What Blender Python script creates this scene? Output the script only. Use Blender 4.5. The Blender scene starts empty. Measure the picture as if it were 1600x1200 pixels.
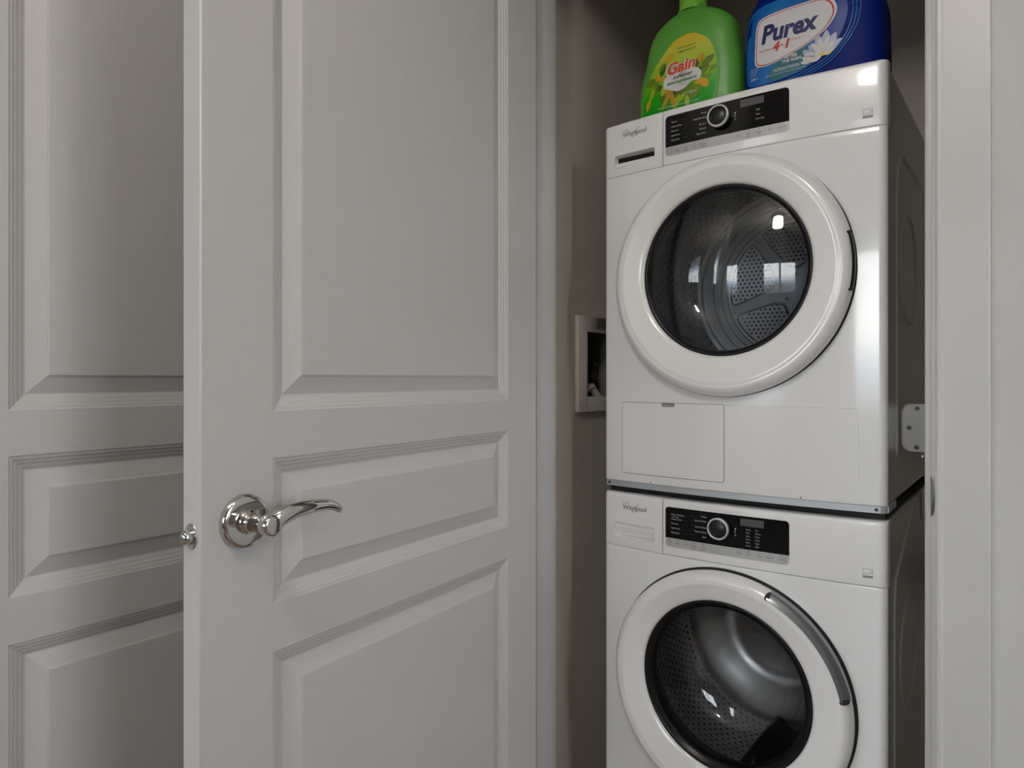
import bpy, bmesh, math, random
from mathutils import Vector, Matrix

SC = bpy.context.scene
COL = SC.collection
PI = math.pi
R = math.radians

# ------------------------------------------------------------------ camera
cam_d = bpy.data.cameras.new('camera')
cam = bpy.data.objects.new('camera', cam_d)
COL.objects.link(cam)
cam_d.sensor_width = 36.0
cam_d.lens = 1075.0 / 1600.0 * 36.0
cam_d.shift_y = -9.0 / 1600.0
cam_d.clip_start = 0.02
cam.location = (0, 0, 1.11)
cam.rotation_euler = (R(90), 0, R(37))
SC.camera = cam

# ------------------------------------------------------------------ view
SC.view_settings.view_transform = 'Standard'
SC.view_settings.look = 'None'
SC.view_settings.gamma = 1.0
SC.view_settings.use_curve_mapping = False
SC.view_settings.exposure = 0.63
SC.cycles.use_denoising = True
SC.cycles.max_bounces = 10
SC.cycles.diffuse_bounces = 5
SC.cycles.glossy_bounces = 6
SC.cycles.transparent_max_bounces = 12
SC.cycles.caustics_reflective = False
SC.cycles.caustics_refractive = False
SC.cycles.sample_clamp_indirect = 6.0

# ------------------------------------------------------------------ daylight
world = bpy.data.worlds.new('daylight')
SC.world = world
world.use_nodes = True
nt = world.node_tree
nt.nodes.clear()
wo = nt.nodes.new('ShaderNodeOutputWorld')
bg = nt.nodes.new('ShaderNodeBackground')
tc = nt.nodes.new('ShaderNodeTexCoord')
sp = nt.nodes.new('ShaderNodeSeparateXYZ')
cr = nt.nodes.new('ShaderNodeValToRGB')
mr = nt.nodes.new('ShaderNodeMapRange')
mr.inputs['From Min'].default_value = -0.3
mr.inputs['From Max'].default_value = 0.7
nt.links.new(tc.outputs['Generated'], sp.inputs[0])
nt.links.new(sp.outputs['Z'], mr.inputs['Value'])
nt.links.new(mr.outputs[0], cr.inputs[0])
el = cr.color_ramp.elements
el[0].position = 0.0
el[0].color = (0.10, 0.10, 0.10, 1)
el[1].position = 1.0
el[1].color = (0.62, 0.78, 1.0, 1)
for p, c in ((0.27, (0.14, 0.145, 0.15, 1)), (0.31, (0.36, 0.42, 0.50, 1)), (0.36, (1.0, 0.98, 0.96, 1)), (0.62, (0.86, 0.92, 1.0, 1))):
    e = cr.color_ramp.elements.new(p)
    e.color = c
nt.links.new(cr.outputs[0], bg.inputs[0])
bg.inputs[1].default_value = 7.0
nt.links.new(bg.outputs[0], wo.inputs[0])

WIN = (-0.30, 1.10, 0.80, 2.20)      # rear window opening x0 x1 z0 z1
WIL = (-3.10, -1.35, 0.85, 2.25)     # second rear window, further left
XLL = -3.6
REAR = -3.4
def portal(x0, x1, z0, z1, y):
    l = bpy.data.lights.new('window_daylight', 'AREA')
    l.shape = 'RECTANGLE'
    l.size = x1 - x0
    l.size_y = z1 - z0
    l.energy = 1
    l.cycles.is_portal = True
    o = bpy.data.objects.new('window_daylight', l)
    COL.objects.link(o)
    o.location = ((x0 + x1) / 2, y, (z0 + z1) / 2)
    o.rotation_euler = (R(90), 0, R(180))   # -Z axis of the lamp looks into the room
    return o
portal(WIN[0], WIN[1], WIN[2], WIN[3], REAR - 0.16)
portal(WIL[0], WIL[1], WIL[2], WIL[3], REAR - 0.16)
WIR = (-0.2, 1.05, 0.9, 2.2)         # window opening of the right wall y0 y1 z0 z1
XR = 2.6
o = portal(WIR[0], WIR[1], WIR[2], WIR[3], 0)
o.location = (XR + 0.16, (WIR[0] + WIR[1]) / 2, (WIR[2] + WIR[3]) / 2)
o.rotation_euler = (R(90), 0, R(90))

# ------------------------------------------------------------------ materials
def newmat(name):
    m = bpy.data.materials.new(name)
    m.use_nodes = True
    return m, m.node_tree, m.node_tree.nodes['Principled BSDF']

def bump(nt, b, height, strength=0.3, dist=0.001):
    n = nt.nodes.new('ShaderNodeBump')
    n.inputs['Strength'].default_value = strength
    n.inputs['Distance'].default_value = dist
    nt.links.new(height, n.inputs['Height'])
    nt.links.new(n.outputs[0], b.inputs['Normal'])
    return n

def coords(nt, scale=(1, 1, 1)):
    t = nt.nodes.new('ShaderNodeTexCoord')
    m = nt.nodes.new('ShaderNodeMapping')
    m.inputs['Scale'].default_value = scale
    nt.links.new(t.outputs['Object'], m.inputs[0])
    return m.outputs[0]

def noise(nt, vec, scale=5, detail=3, rough=0.5):
    n = nt.nodes.new('ShaderNodeTexNoise')
    n.inputs['Scale'].default_value = scale
    n.inputs['Detail'].default_value = detail
    n.inputs['Roughness'].default_value = rough
    nt.links.new(vec, n.inputs['Vector'])
    return n.outputs['Fac']

def vary(nt, b, fac, c0, c1, lo=0.35, hi=0.65):
    r = nt.nodes.new('ShaderNodeValToRGB')
    r.color_ramp.elements[0].position = lo
    r.color_ramp.elements[0].color = (*c0, 1)
    r.color_ramp.elements[1].position = hi
    r.color_ramp.elements[1].color = (*c1, 1)
    nt.links.new(fac, r.inputs[0])
    nt.links.new(r.outputs[0], b.inputs['Base Color'])

def simple(name, col, rough=0.5, metal=0.0, coat=0.0, bscale=None, bstr=0.1, bdist=0.0005, var=0.03, spec=0.5):
    m, nt, b = newmat(name)
    c0 = tuple(max(0, x * (1 - var)) for x in col)
    vary(nt, b, noise(nt, coords(nt), 6, 2), c0, col)
    b.inputs['Roughness'].default_value = rough
    b.inputs['Metallic'].default_value = metal
    b.inputs['Coat Weight'].default_value = coat
    b.inputs['Coat Roughness'].default_value = 0.05
    b.inputs['Specular IOR Level'].default_value = spec
    if bscale:
        bump(nt, b, noise(nt, coords(nt), bscale, 2), bstr, bdist)
    return m

def grained(name, col, scale):
    m, nt, b = newmat(name)
    n1 = noise(nt, coords(nt, scale), 1.0, 4, 0.6)
    vary(nt, b, n1, tuple(x * 0.965 for x in col), col, 0.3, 0.7)
    b.inputs['Roughness'].default_value = 0.42
    bump(nt, b, n1, 0.28, 0.0006)
    return m

DC = (0.475, 0.467, 0.46)
M = {}
M['door_v'] = grained('white_paint_upright_grain', DC, (330, 330, 14))
M['door_h'] = grained('white_paint_level_grain', DC, (14, 14, 330))
M['trim'] = simple('white_trim_paint', (0.49, 0.49, 0.487), 0.38, bscale=90, bstr=0.05)
M['wall'] = simple('light_grey_wall_paint', (0.48, 0.48, 0.477), 0.75, bscale=260, bstr=0.12, bdist=0.0006)
M['closet'] = simple('greige_closet_paint', (0.56, 0.515, 0.455), 0.8, bscale=260, bstr=0.12, bdist=0.0006)
M['ceiling'] = simple('white_ceiling_paint', (0.75, 0.74, 0.72), 0.9, bscale=120, bstr=0.4, bdist=0.002)
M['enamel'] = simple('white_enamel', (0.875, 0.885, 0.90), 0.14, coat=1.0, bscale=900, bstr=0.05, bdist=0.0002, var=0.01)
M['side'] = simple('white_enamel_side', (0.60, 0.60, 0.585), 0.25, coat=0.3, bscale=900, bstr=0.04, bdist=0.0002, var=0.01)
M['plastic'] = simple('white_plastic', (0.88, 0.885, 0.895), 0.28, coat=0.3, var=0.01)
M['ringw'] = simple('white_door_ring_plastic', (0.88, 0.885, 0.895), 0.2, coat=0.5, var=0.01)
M['gstrip'] = simple('silver_key_strip', (0.52, 0.53, 0.54), 0.35, 0.2, var=0.03)
M['flange'] = simple('galvanised_trim', (0.56, 0.60, 0.64), 0.35, 0.45, var=0.05)
M['black'] = simple('gloss_black_plastic', (0.004, 0.004, 0.004), 0.14, spec=0.22)
M['dial'] = simple('black_dial', (0.008, 0.008, 0.009), 0.35)
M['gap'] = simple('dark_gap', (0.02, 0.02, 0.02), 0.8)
M['seam'] = simple('seam_shade_plastic', (0.20, 0.20, 0.20), 0.6)
M['rubber'] = simple('dark_grey_rubber', (0.025, 0.027, 0.03), 0.42, bscale=60, bstr=0.05)
M['smoke'] = simple('smoked_black_rim', (0.006, 0.0065, 0.008), 0.3, spec=0.3)
M['silver'] = simple('silver_ring', (0.72, 0.73, 0.74), 0.3, 0.3)
M['lcd'] = simple('grey_display', (0.085, 0.085, 0.095), 0.25)
M['ink'] = simple('dark_grey_print', (0.06, 0.06, 0.07), 0.5)
M['inklt'] = simple('mid_grey_print', (0.30, 0.30, 0.31), 0.5)
M['inkw'] = simple('pale_print', (0.55, 0.55, 0.55), 0.5)
M['inkdim'] = simple('dim_print_line', (0.06, 0.055, 0.055), 0.5)
M['chrome'] = simple('polished_nickel', (0.60, 0.585, 0.56), 0.07, 1.0, var=0.02)
M['steel'] = simple('satin_steel', (0.55, 0.55, 0.54), 0.32, 1.0, var=0.05)
M['grip'] = simple('shiny_grey_grip', (0.34, 0.36, 0.39), 0.22, 0.75)
M['screw'] = simple('dark_screw', (0.10, 0.10, 0.10), 0.4, 0.7)
M['boxw'] = simple('ivory_plastic', (0.62, 0.58, 0.54), 0.5)
M['boxin'] = simple('grey_box_interior', (0.16, 0.16, 0.15), 0.6)
M['lip'] = simple('dull_strike_steel', (0.20, 0.20, 0.19), 0.4, 0.8)
M['hose'] = simple('black_hose', (0.015, 0.015, 0.017), 0.35, coat=0.2)
M['red'] = simple('red_print', (0.62, 0.02, 0.02), 0.4)
M['navy'] = simple('navy_print', (0.01, 0.015, 0.12), 0.4)
M['drain'] = simple('pale_grey_plastic', (0.45, 0.45, 0.44), 0.5)
M['bracket'] = simple('pale_grey_steel', (0.40, 0.40, 0.385), 0.35, 0.2)
M['grn'] = simple('green_bottle_plastic', (0.11, 0.38, 0.055), 0.4)
M['grncap'] = simple('light_green_cap', (0.20, 0.55, 0.06), 0.35)
M['blu'] = simple('deep_blue_plastic', (0.002, 0.014, 0.17), 0.5, spec=0.12)
M['bluhi'] = simple('blue_rib_highlight', (0.010, 0.11, 0.42), 0.3, coat=0.1)  # lighter blue paints the highlight along the bottle's moulded ribs
M['wprint'] = simple('white_print', (0.70, 0.70, 0.72), 0.4)
M['lav'] = simple('pale_petal_print', (0.55, 0.57, 0.72), 0.4, var=0.2)
M['yprint'] = simple('golden_petal_print', (0.78, 0.44, 0.012), 0.4, var=0.4)
M['yel'] = simple('yellow_print', (0.80, 0.62, 0.04), 0.4, var=0.2)
M['leafp'] = simple('olive_leaf_print', (0.19, 0.33, 0.008), 0.4, var=0.5)
M['leafd'] = simple('dark_leaf_print', (0.05, 0.15, 0.008), 0.4, var=0.5)
M['lime'] = simple('lime_print', (0.42, 0.58, 0.02), 0.4, var=0.2)
M['ored'] = simple('orange_red_print', (0.75, 0.07, 0.008), 0.4)
M['gtext'] = simple('green_print', (0.02, 0.22, 0.03), 0.4)
M['dtext'] = simple('dark_olive_print', (0.03, 0.06, 0.01), 0.4)
M['teal'] = simple('teal_print', (0.02, 0.24, 0.32), 0.4, var=0.4)
M['sky'] = simple('bright_blue_print', (0.004, 0.15, 0.55), 0.4, var=0.3)
M['ply'] = simple('window_frame_vinyl', (0.75, 0.75, 0.74), 0.4)

# label gradient, printed: yellow at the top, lime, then green at the bottom
m, nt, b = newmat('green_label_gradient_print')
t = nt.nodes.new('ShaderNodeTexCoord'); s = nt.nodes.new('ShaderNodeSeparateXYZ')
nt.links.new(t.outputs['Object'], s.inputs[0])
mr = nt.nodes.new('ShaderNodeMapRange'); mr.inputs['From Min'].default_value = 0.02; mr.inputs['From Max'].default_value = 0.185
nt.links.new(s.outputs['Z'], mr.inputs['Value'])
r = nt.nodes.new('ShaderNodeValToRGB')
r.color_ramp.elements[0].color = (0.0, 0.30, 0.0, 1); r.color_ramp.elements[1].color = (0.75, 0.48, 0.02, 1)
for p, c in ((0.25, (0.005, 0.42, 0.0, 1)), (0.48, (0.26, 0.52, 0.015, 1)), (0.78, (0.50, 0.58, 0.05, 1))):
    e = r.color_ramp.elements.new(p); e.color = c
nt.links.new(mr.outputs[0], r.inputs[0]); nt.links.new(r.outputs[0], b.inputs['Base Color'])
b.inputs['Roughness'].default_value = 0.35
M['glabel'] = m
# blue label, printed: brighter blue to the left, deep blue to the right
m, nt, b = newmat('blue_label_gradient_print')
t = nt.nodes.new('ShaderNodeTexCoord'); s = nt.nodes.new('ShaderNodeSeparateXYZ')
nt.links.new(t.outputs['Object'], s.inputs[0])
r = nt.nodes.new('ShaderNodeValToRGB')
mr = nt.nodes.new('ShaderNodeMapRange'); mr.inputs['From Min'].default_value = 0.02; mr.inputs['From Max'].default_value = 0.18
nt.links.new(s.outputs['X'], mr.inputs['Value'])
r.color_ramp.elements[0].color = (0.003, 0.10, 0.42, 1); r.color_ramp.elements[1].color = (0.003, 0.045, 0.30, 1)
e = r.color_ramp.elements.new(0.4); e.color = (0.006, 0.17, 0.50, 1)
nt.links.new(mr.outputs[0], r.inputs[0]); nt.links.new(r.outputs[0], b.inputs['Base Color'])
b.inputs['Roughness'].default_value = 0.35
M['blabel'] = m

# thin clear glass
def glassmat(name, tint):
    m = bpy.data.materials.new(name); m.use_nodes = True
    nt = m.node_tree; nt.nodes.clear()
    o = nt.nodes.new('ShaderNodeOutputMaterial'); mx = nt.nodes.new('ShaderNodeMixShader')
    tr = nt.nodes.new('ShaderNodeBsdfTransparent'); gl = nt.nodes.new('ShaderNodeBsdfGlossy')
    lw = nt.nodes.new('ShaderNodeLayerWeight'); lw.inputs['Blend'].default_value = 0.5
    pw = nt.nodes.new('ShaderNodeMath'); pw.operation = 'POWER'; pw.inputs[1].default_value = 5.0
    fr = nt.nodes.new('ShaderNodeMapRange'); fr.inputs['To Min'].default_value = 0.075; fr.inputs['To Max'].default_value = 0.9
    nt.links.new(lw.outputs['Facing'], pw.inputs[0]); nt.links.new(pw.outputs[0], fr.inputs['Value'])
    tr.inputs[0].default_value = (*tint, 1); gl.inputs['Roughness'].default_value = 0.02
    nt.links.new(fr.outputs[0], mx.inputs[0]); nt.links.new(tr.outputs[0], mx.inputs[1])
    nt.links.new(gl.outputs[0], mx.inputs[2]); nt.links.new(mx.outputs[0], o.inputs[0])
    return m
M['bowl'] = glassmat('clear_door_glass', (0.94, 0.96, 0.98))
M['pane'] = glassmat('window_glass', (0.95, 0.97, 0.97))

# drum steel with punched holes laid out round the axis (object Y)
def drummat(name, col, rough, metal, nang, ny, hole):
    m, nt, b = newmat(name)
    t = nt.nodes.new('ShaderNodeTexCoord'); s = nt.nodes.new('ShaderNodeSeparateXYZ')
    nt.links.new(t.outputs['Object'], s.inputs[0])
    def mth(op, a, bb=None):
        n = nt.nodes.new('ShaderNodeMath'); n.operation = op
        for i, v in enumerate((a, bb)):
            if v is None: continue
            if isinstance(v, (int, float)): n.inputs[i].default_value = v
            else: nt.links.new(v, n.inputs[i])
        return n.outputs[0]
    ang = mth('MULTIPLY', mth('ARCTAN2', s.outputs['Z'], s.outputs['X']), nang / (2 * PI))
    yy = mth('MULTIPLY', s.outputs['Y'], ny)
    row = mth('FLOOR', yy)
    par = mth('MULTIPLY', mth('MODULO', row, 2.0), 0.5)
    fa = mth('SUBTRACT', mth('FRACT', mth('ADD', ang, par)), 0.5)
    fy = mth('SUBTRACT', mth('FRACT', yy), 0.5)
    d = mth('SQRT', mth('ADD', mth('MULTIPLY', fa, fa), mth('MULTIPLY', fy, fy)))
    r = nt.nodes.new('ShaderNodeValToRGB')
    r.color_ramp.elements[0].position = hole - 0.03; r.color_ramp.elements[0].color = (0.01, 0.01, 0.012, 1)
    r.color_ramp.elements[1].position = hole + 0.03; r.color_ramp.elements[1].color = (*col, 1)
    nt.links.new(d, r.inputs[0]); nt.links.new(r.outputs[0], b.inputs['Base Color'])
    b.inputs['Metallic'].default_value = metal; b.inputs['Roughness'].default_value = rough
    bump(nt, b, d, 0.6, 0.003)
    return m
M['drum_w'] = drummat('punched_stainless_drum', (0.85, 0.88, 0.94), 0.18, 0.7, 90, 62, 0.2)
M['drum_d'] = drummat('dimpled_galvanised_drum', (0.22, 0.26, 0.34), 0.35, 0.8, 72, 46, 0.26)
M['plate_d'] = simple('galvanised_drum_back', (0.56, 0.61, 0.69), 0.4, 0.25, var=0.12)
M['plate_w'] = simple('brushed_drum_back', (0.30, 0.295, 0.29), 0.3, 0.9, var=0.15)

# floor planks
m, nt, b = newmat('oak_laminate_floor')
br = nt.nodes.new('ShaderNodeTexBrick')
br.inputs['Scale'].default_value = 1.0
br.inputs['Brick Width'].default_value = 1.2; br.inputs['Row Height'].default_value = 0.13
br.inputs['Mortar Size'].default_value = 0.0015
br.inputs['Color1'].default_value = (0.26, 0.165, 0.095, 1); br.inputs['Color2'].default_value = (0.20, 0.125, 0.07, 1)
br.inputs['Mortar'].default_value = (0.05, 0.03, 0.02, 1)
nt.links.new(coords(nt), br.inputs['Vector']); nt.links.new(br.outputs[0], b.inputs['Base Color'])
b.inputs['Roughness'].default_value = 0.4
M['floor'] = m

def emis(name, col, st):
    m, nt, b = newmat(name)
    b.inputs['Base Color'].default_value = (*col, 1)
    b.inputs['Emission Color'].default_value = (*col, 1)
    b.inputs['Emission Strength'].default_value = st
    return m
LAMP = 40.0
M['lampfill'] = emis('fill_lamp_opal_glass', (1.0, 0.925, 0.84), 20.0)  # glow of the added fill lamp on the right
M['lampglass'] = emis('lit_opal_glass', (1.0, 0.925, 0.84), LAMP)

# ------------------------------------------------------------------ mesh helpers
class MB:
    def __init__(s): s.v = []; s.f = []; s.m = []; s.s = []
    def add(s, vs, fs, mi=0, smooth=False):
        o = len(s.v); s.v += [tuple(p) for p in vs]
        for f in fs:
            s.f.append(tuple(i + o for i in f)); s.m.append(mi); s.s.append(smooth)
    def box(s, x0, x1, y0, y1, z0, z1, mi=0):
        vs = [(x, y, z) for z in (z0, z1) for y in (y0, y1) for x in (x0, x1)]
        s.add(vs, [(0, 2, 3, 1), (4, 5, 7, 6), (0, 1, 5, 4), (2, 6, 7, 3), (0, 4, 6, 2), (1, 3, 7, 5)], mi)
    def grid(s, P, nu, nv, mi=0, smooth=True, closed_u=False, flip=False):
        # P[j][i], j rows (nv), i columns (nu)
        vs = [P[j][i] for j in range(nv) for i in range(nu)]
        fs = []
        for j in range(nv - 1):
            for i in range(nu if closed_u else nu - 1):
                a = j * nu + i; b = j * nu + (i + 1) % nu; c = b + nu; d = a + nu
                fs.append((a, d, c, b) if flip else (a, b, c, d))
        s.add(vs, fs, mi, smooth)
    def lathe(s, prof, n=96, c0=(0, 0), mi=0, a0=0, a1=2 * PI, flip=False, warp=None):
        # prof of (r, y[, du, dz]); revolves around the Y axis
        full = abs(a1 - a0 - 2 * PI) < 1e-6
        k = n if full else n + 1
        P = []
        for q in prof:
            r, y = q[0], q[1]; du = q[2] if len(q) > 2 else 0; dz = q[3] if len(q) > 3 else 0
            row = []
            for i in range(k):
                a = a0 + (a1 - a0) * i / n
                x = c0[0] + du + r * math.cos(a); z = c0[1] + dz + r * math.sin(a)
                row.append((x, y + (warp(x) if warp else 0), z))
            P.append(row)
        s.grid(P, k, len(prof), mi, True, full, flip)
    def tube(s, pts, rads, n=16, mi=0, cap=True, sc=(1, 1), up=(0, 0, 1)):
        # sc: (width, height) scaling of the section; up gives the height direction
        P = []
        pts = [Vector(p) for p in pts]
        upv = Vector(up)
        for i, p in enumerate(pts):
            t = (pts[min(i + 1, len(pts) - 1)] - pts[max(i - 1, 0)]).normalized()
            a = t.cross(upv)
            if a.length < 1e-4: a = t.cross(Vector((1, 0, 0)))
            a.normalize(); bb = a.cross(t).normalized()
            r = rads[i] if isinstance(rads, (list, tuple)) else rads
            rw, rh = (r if isinstance(r, tuple) else (r * sc[0], r * sc[1]))
            P.append([tuple(p + a * rw * math.cos(2 * PI * k / n) + bb * rh * math.sin(2 * PI * k / n)) for k in range(n)])
        s.grid(P, n, len(pts), mi, True, True, False)
        if cap:
            s.add(P[0], [tuple(range(n))], mi); s.add(P[-1], [tuple(reversed(range(n)))], mi)
    def build(s, name, mats, parent=None, loc=None, bevel=0, seg=2, fixn=True):
        me = bpy.data.meshes.new(name)
        me.from_pydata(s.v, [], s.f)
        if not isinstance(mats, (list, tuple)): mats = [mats]
        for m_ in mats: me.materials.append(m_)
        for i, p in enumerate(me.polygons):
            p.material_index = s.m[i]; p.use_smooth = s.s[i]
        if fixn or bevel:
            bm = bmesh.new(); bm.from_mesh(me)
            bmesh.ops.remove_doubles(bm, verts=bm.verts, dist=1e-6)
            bmesh.ops.recalc_face_normals(bm, faces=bm.faces)
            if bevel:
                es = [e for e in bm.edges if len(e.link_faces) == 2 and e.calc_face_angle(0) > 0.6]
                bmesh.ops.bevel(bm, geom=es, offset=bevel, segments=seg, profile=0.5, affect='EDGES', clamp_overlap=True)
                for f in bm.faces: f.smooth = True
            bm.to_mesh(me); bm.free()
        if bevel:
            try: me.set_sharp_from_angle(angle=R(50))
            except Exception: pass
        me.update()
        o = bpy.data.objects.new(name, me)
        COL.objects.link(o)
        if parent: o.parent = parent
        if loc: o.location = loc
        return o

def empty(name, loc, rz=0):
    o = bpy.data.objects.new(name, None); COL.objects.link(o)
    o.location = loc; o.rotation_euler = (0, 0, rz); o.empty_display_size = 0.05
    return o
def tag(o, label, cat, group=None, kind=None):
    o['label'] = label; o['category'] = cat
    if group: o['group'] = group
    if kind: o['kind'] = kind
    return o
def struct(o, label, cat):
    return tag(o, label, cat, kind='structure')

_tc = {}
def text2d(s, size, bold=0.0, shear=0.0, align='LEFT', space=1.0):
    key = (s, size, bold, shear, align, space)
    if key in _tc: return _tc[key]
    cu = bpy.data.curves.new('t', 'FONT'); cu.body = s; cu.size = size; cu.offset = bold
    cu.shear = shear; cu.align_x = align; cu.space_character = space; cu.resolution_u = 3
    o = bpy.data.objects.new('t', cu); COL.objects.link(o)
    bpy.context.view_layer.update()
    dg = bpy.context.evaluated_depsgraph_get()
    me = bpy.data.meshes.new_from_object(o.evaluated_get(dg))
    vs = [(v.co.x, v.co.y) for v in me.vertices]; fs = [tuple(p.vertices) for p in me.polygons]
    bpy.data.objects.remove(o); bpy.data.meshes.remove(me); bpy.data.curves.remove(cu)
    _tc[key] = (vs, fs)
    return vs, fs
def lay_text(mb, s, x, z, size, surf, mi=0, rot=0, width=None, **k):
    # flat lettering laid on the surface surf(x, z) -> y
    vs, fs = text2d(s, size, **k)
    if width:
        w = max(v[0] for v in vs) - min(v[0] for v in vs)
        kx = width / w
    else: kx = 1
    c, sn = math.cos(rot), math.sin(rot)
    out = []
    for a, b_ in vs:
        a *= kx
        X = x + a * c - b_ * sn; Z = z + a * sn + b_ * c
        out.append((X, surf(X, Z), Z))
    mb.add(out, fs, mi)
def patch(mb, poly, surf, mi=0, rings=4):
    cx = sum(p[0] for p in poly) / len(poly); cz = sum(p[1] for p in poly) / len(poly)
    n = len(poly); vs = [(cx, surf(cx, cz), cz)]; fs = []
    for k in range(1, rings + 1):
        f = k / rings
        for p in poly:
            X = cx + (p[0] - cx) * f; Z = cz + (p[1] - cz) * f
            vs.append((X, surf(X, Z), Z))
    for i in range(n):
        fs.append((0, 1 + i, 1 + (i + 1) % n))
        for k in range(rings - 1):
            a = 1 + k * n + i; b_ = 1 + k * n + (i + 1) % n
            fs.append((a, a + n, b_ + n, b_))
    mb.add(vs, fs, mi)
def smoothpoly(pts, n=6, closed=True):
    out = []; N = len(pts)
    rng = range(N) if closed else range(N - 1)
    for i in rng:
        if closed: p0, p1, p2, p3 = pts[(i - 1) % N], pts[i], pts[(i + 1) % N], pts[(i + 2) % N]
        else: p0, p1, p2, p3 = pts[max(i - 1, 0)], pts[i], pts[i + 1], pts[min(i + 2, N - 1)]
        for k in range(n):
            t = k / n
            out.append(tuple(0.5 * ((2 * p1[d]) + (-p0[d] + p2[d]) * t + (2 * p0[d] - 5 * p1[d] + 4 * p2[d] - p3[d]) * t * t + (-p0[d] + 3 * p1[d] - 3 * p2[d] + p3[d]) * t ** 3) for d in range(len(p1))))
    if not closed: out.append(tuple(pts[-1]))
    return out
def ribbon(mb, line, wd, surf, mi=0):
    n = len(line); L = []; Rr = []
    for i, p in enumerate(line):
        a = line[max(i - 1, 0)]; b_ = line[min(i + 1, n - 1)]
        dx, dz = b_[0] - a[0], b_[1] - a[1]; l = math.hypot(dx, dz) or 1
        w = wd[i] if isinstance(wd, (list, tuple)) else wd
        L.append((p[0] - dz / l * w / 2, p[1] + dx / l * w / 2)); Rr.append((p[0] + dz / l * w / 2, p[1] - dx / l * w / 2))
    P = [[(x, surf(x, z), z) for x, z in L], [(x, surf(x, z), z) for x, z in Rr]]
    mb.grid(P, n, 2, mi, False)

# ------------------------------------------------------------------ the room shell
HC = 2.60
XL = -1.057          # left wall of the hall
YF = 1.18            # hall face of the closet wall
XJL, XJR = -0.860, -0.1165   # clear opening of the closet
YB = 1.296
CXL, CXR, CYB = -0.93, -0.055, 2.16

b = MB(); b.box(XLL - 0.12, XR + 0.12, REAR - 0.15, CYB + 0.1, -0.06, 0)
struct(b.build('floor', M['floor']), 'brown oak laminate floor of the hall and closet', 'floor')
b = MB(); b.box(XLL - 0.12, XR + 0.12, REAR - 0.15, CYB + 0.1, HC, HC + 0.06)
struct(b.build('ceiling', M['ceiling']), 'white textured ceiling above the hall and closet', 'ceiling')

D1Y0, D1Y1 = 0.2145, 0.9765
b = MB()
b.box(XL - 0.12, XL, 0.10, D1Y0 - 0.022, 0, HC)
b.box(XL - 0.12, XL, D1Y1 + 0.022, YF, 0, HC)
b.box(XL - 0.12, XL, D1Y0 - 0.022, D1Y1 + 0.022, 2.155, HC)
struct(b.build('wall_left', M['wall']), 'light grey hall wall holding the closed four-panel door', 'wall')
b = MB()
b.box(XL - 0.12, XJL - 0.021, YF, YB, 0, HC)
b.box(XJR + 0.021, XR, YF, YB, 0, HC)
b.box(XJL - 0.021, XJR + 0.021, YF, YB, 2.16, HC)
struct(b.build('wall_front', M['wall']), 'light grey wall around the laundry closet opening', 'wall')
b = MB()
b.box(XR, XR + 0.12, REAR - 0.15, WIR[0], 0, HC); b.box(XR, XR + 0.12, WIR[1], YB, 0, HC)
b.box(XR, XR + 0.12, WIR[0], WIR[1], 0, WIR[2]); b.box(XR, XR + 0.12, WIR[0], WIR[1], WIR[3], HC)
struct(b.build('wall_right', M['wall']), 'light grey wall on the right side holding the second window', 'wall')
b = MB()
b.box(XLL, WIL[0], REAR - 0.15, REAR, 0, HC); b.box(WIL[1], WIN[0], REAR - 0.15, REAR, 0, HC)
b.box(WIL[0], WIL[1], REAR - 0.15, REAR, 0, WIL[2]); b.box(WIL[0], WIL[1], REAR - 0.15, REAR, WIL[3], HC)
b.box(WIN[1], XR, REAR - 0.15, REAR, 0, HC)
b.box(WIN[0], WIN[1], REAR - 0.15, REAR, 0, WIN[2]); b.box(WIN[0], WIN[1], REAR - 0.15, REAR, WIN[3], HC)
struct(b.build('wall_rear', M['wall']), 'light grey wall behind the camera holding two windows', 'wall')
b = MB(); b.box(XLL - 0.12, XLL, REAR - 0.15, 0.22, 0, HC)
struct(b.build('wall_far_left', M['wall']), 'light grey far left wall of the open living area', 'wall')
b = MB(); b.box(XLL, XL - 0.12, 0.10, 0.22, 0, HC)
struct(b.build('wall_partition', M['wall']), 'light grey partition wall running left from the closed door', 'wall')
b = MB(); b.box(CXL - 0.1, CXL, YB, 1.54, 0, HC); b.box(CXL - 0.1, CXL, 1.7175, CYB, 0, HC)
b.box(CXL - 0.1, CXL, 1.54, 1.7175, 0, 1.0595); b.box(CXL - 0.1, CXL, 1.54, 1.7175, 1.2335, HC)
b.box(CXL - 0.1, CXL - 0.09, 1.54, 1.7175, 1.0595, 1.2335)
struct(b.build('wall_closet_left', M['closet']), 'dim greige left wall inside the laundry closet', 'wall')
b = MB(); b.box(CXR, CXR + 0.1, YB, CYB, 0, HC)
struct(b.build('wall_closet_right', M['closet']), 'dim greige right wall inside the laundry closet', 'wall')
b = MB(); b.box(CXL - 0.1, CXR + 0.1, CYB, CYB + 0.1, 0, HC)
struct(b.build('wall_closet_back', M['closet']), 'dim greige back wall inside the laundry closet', 'wall')

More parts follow.
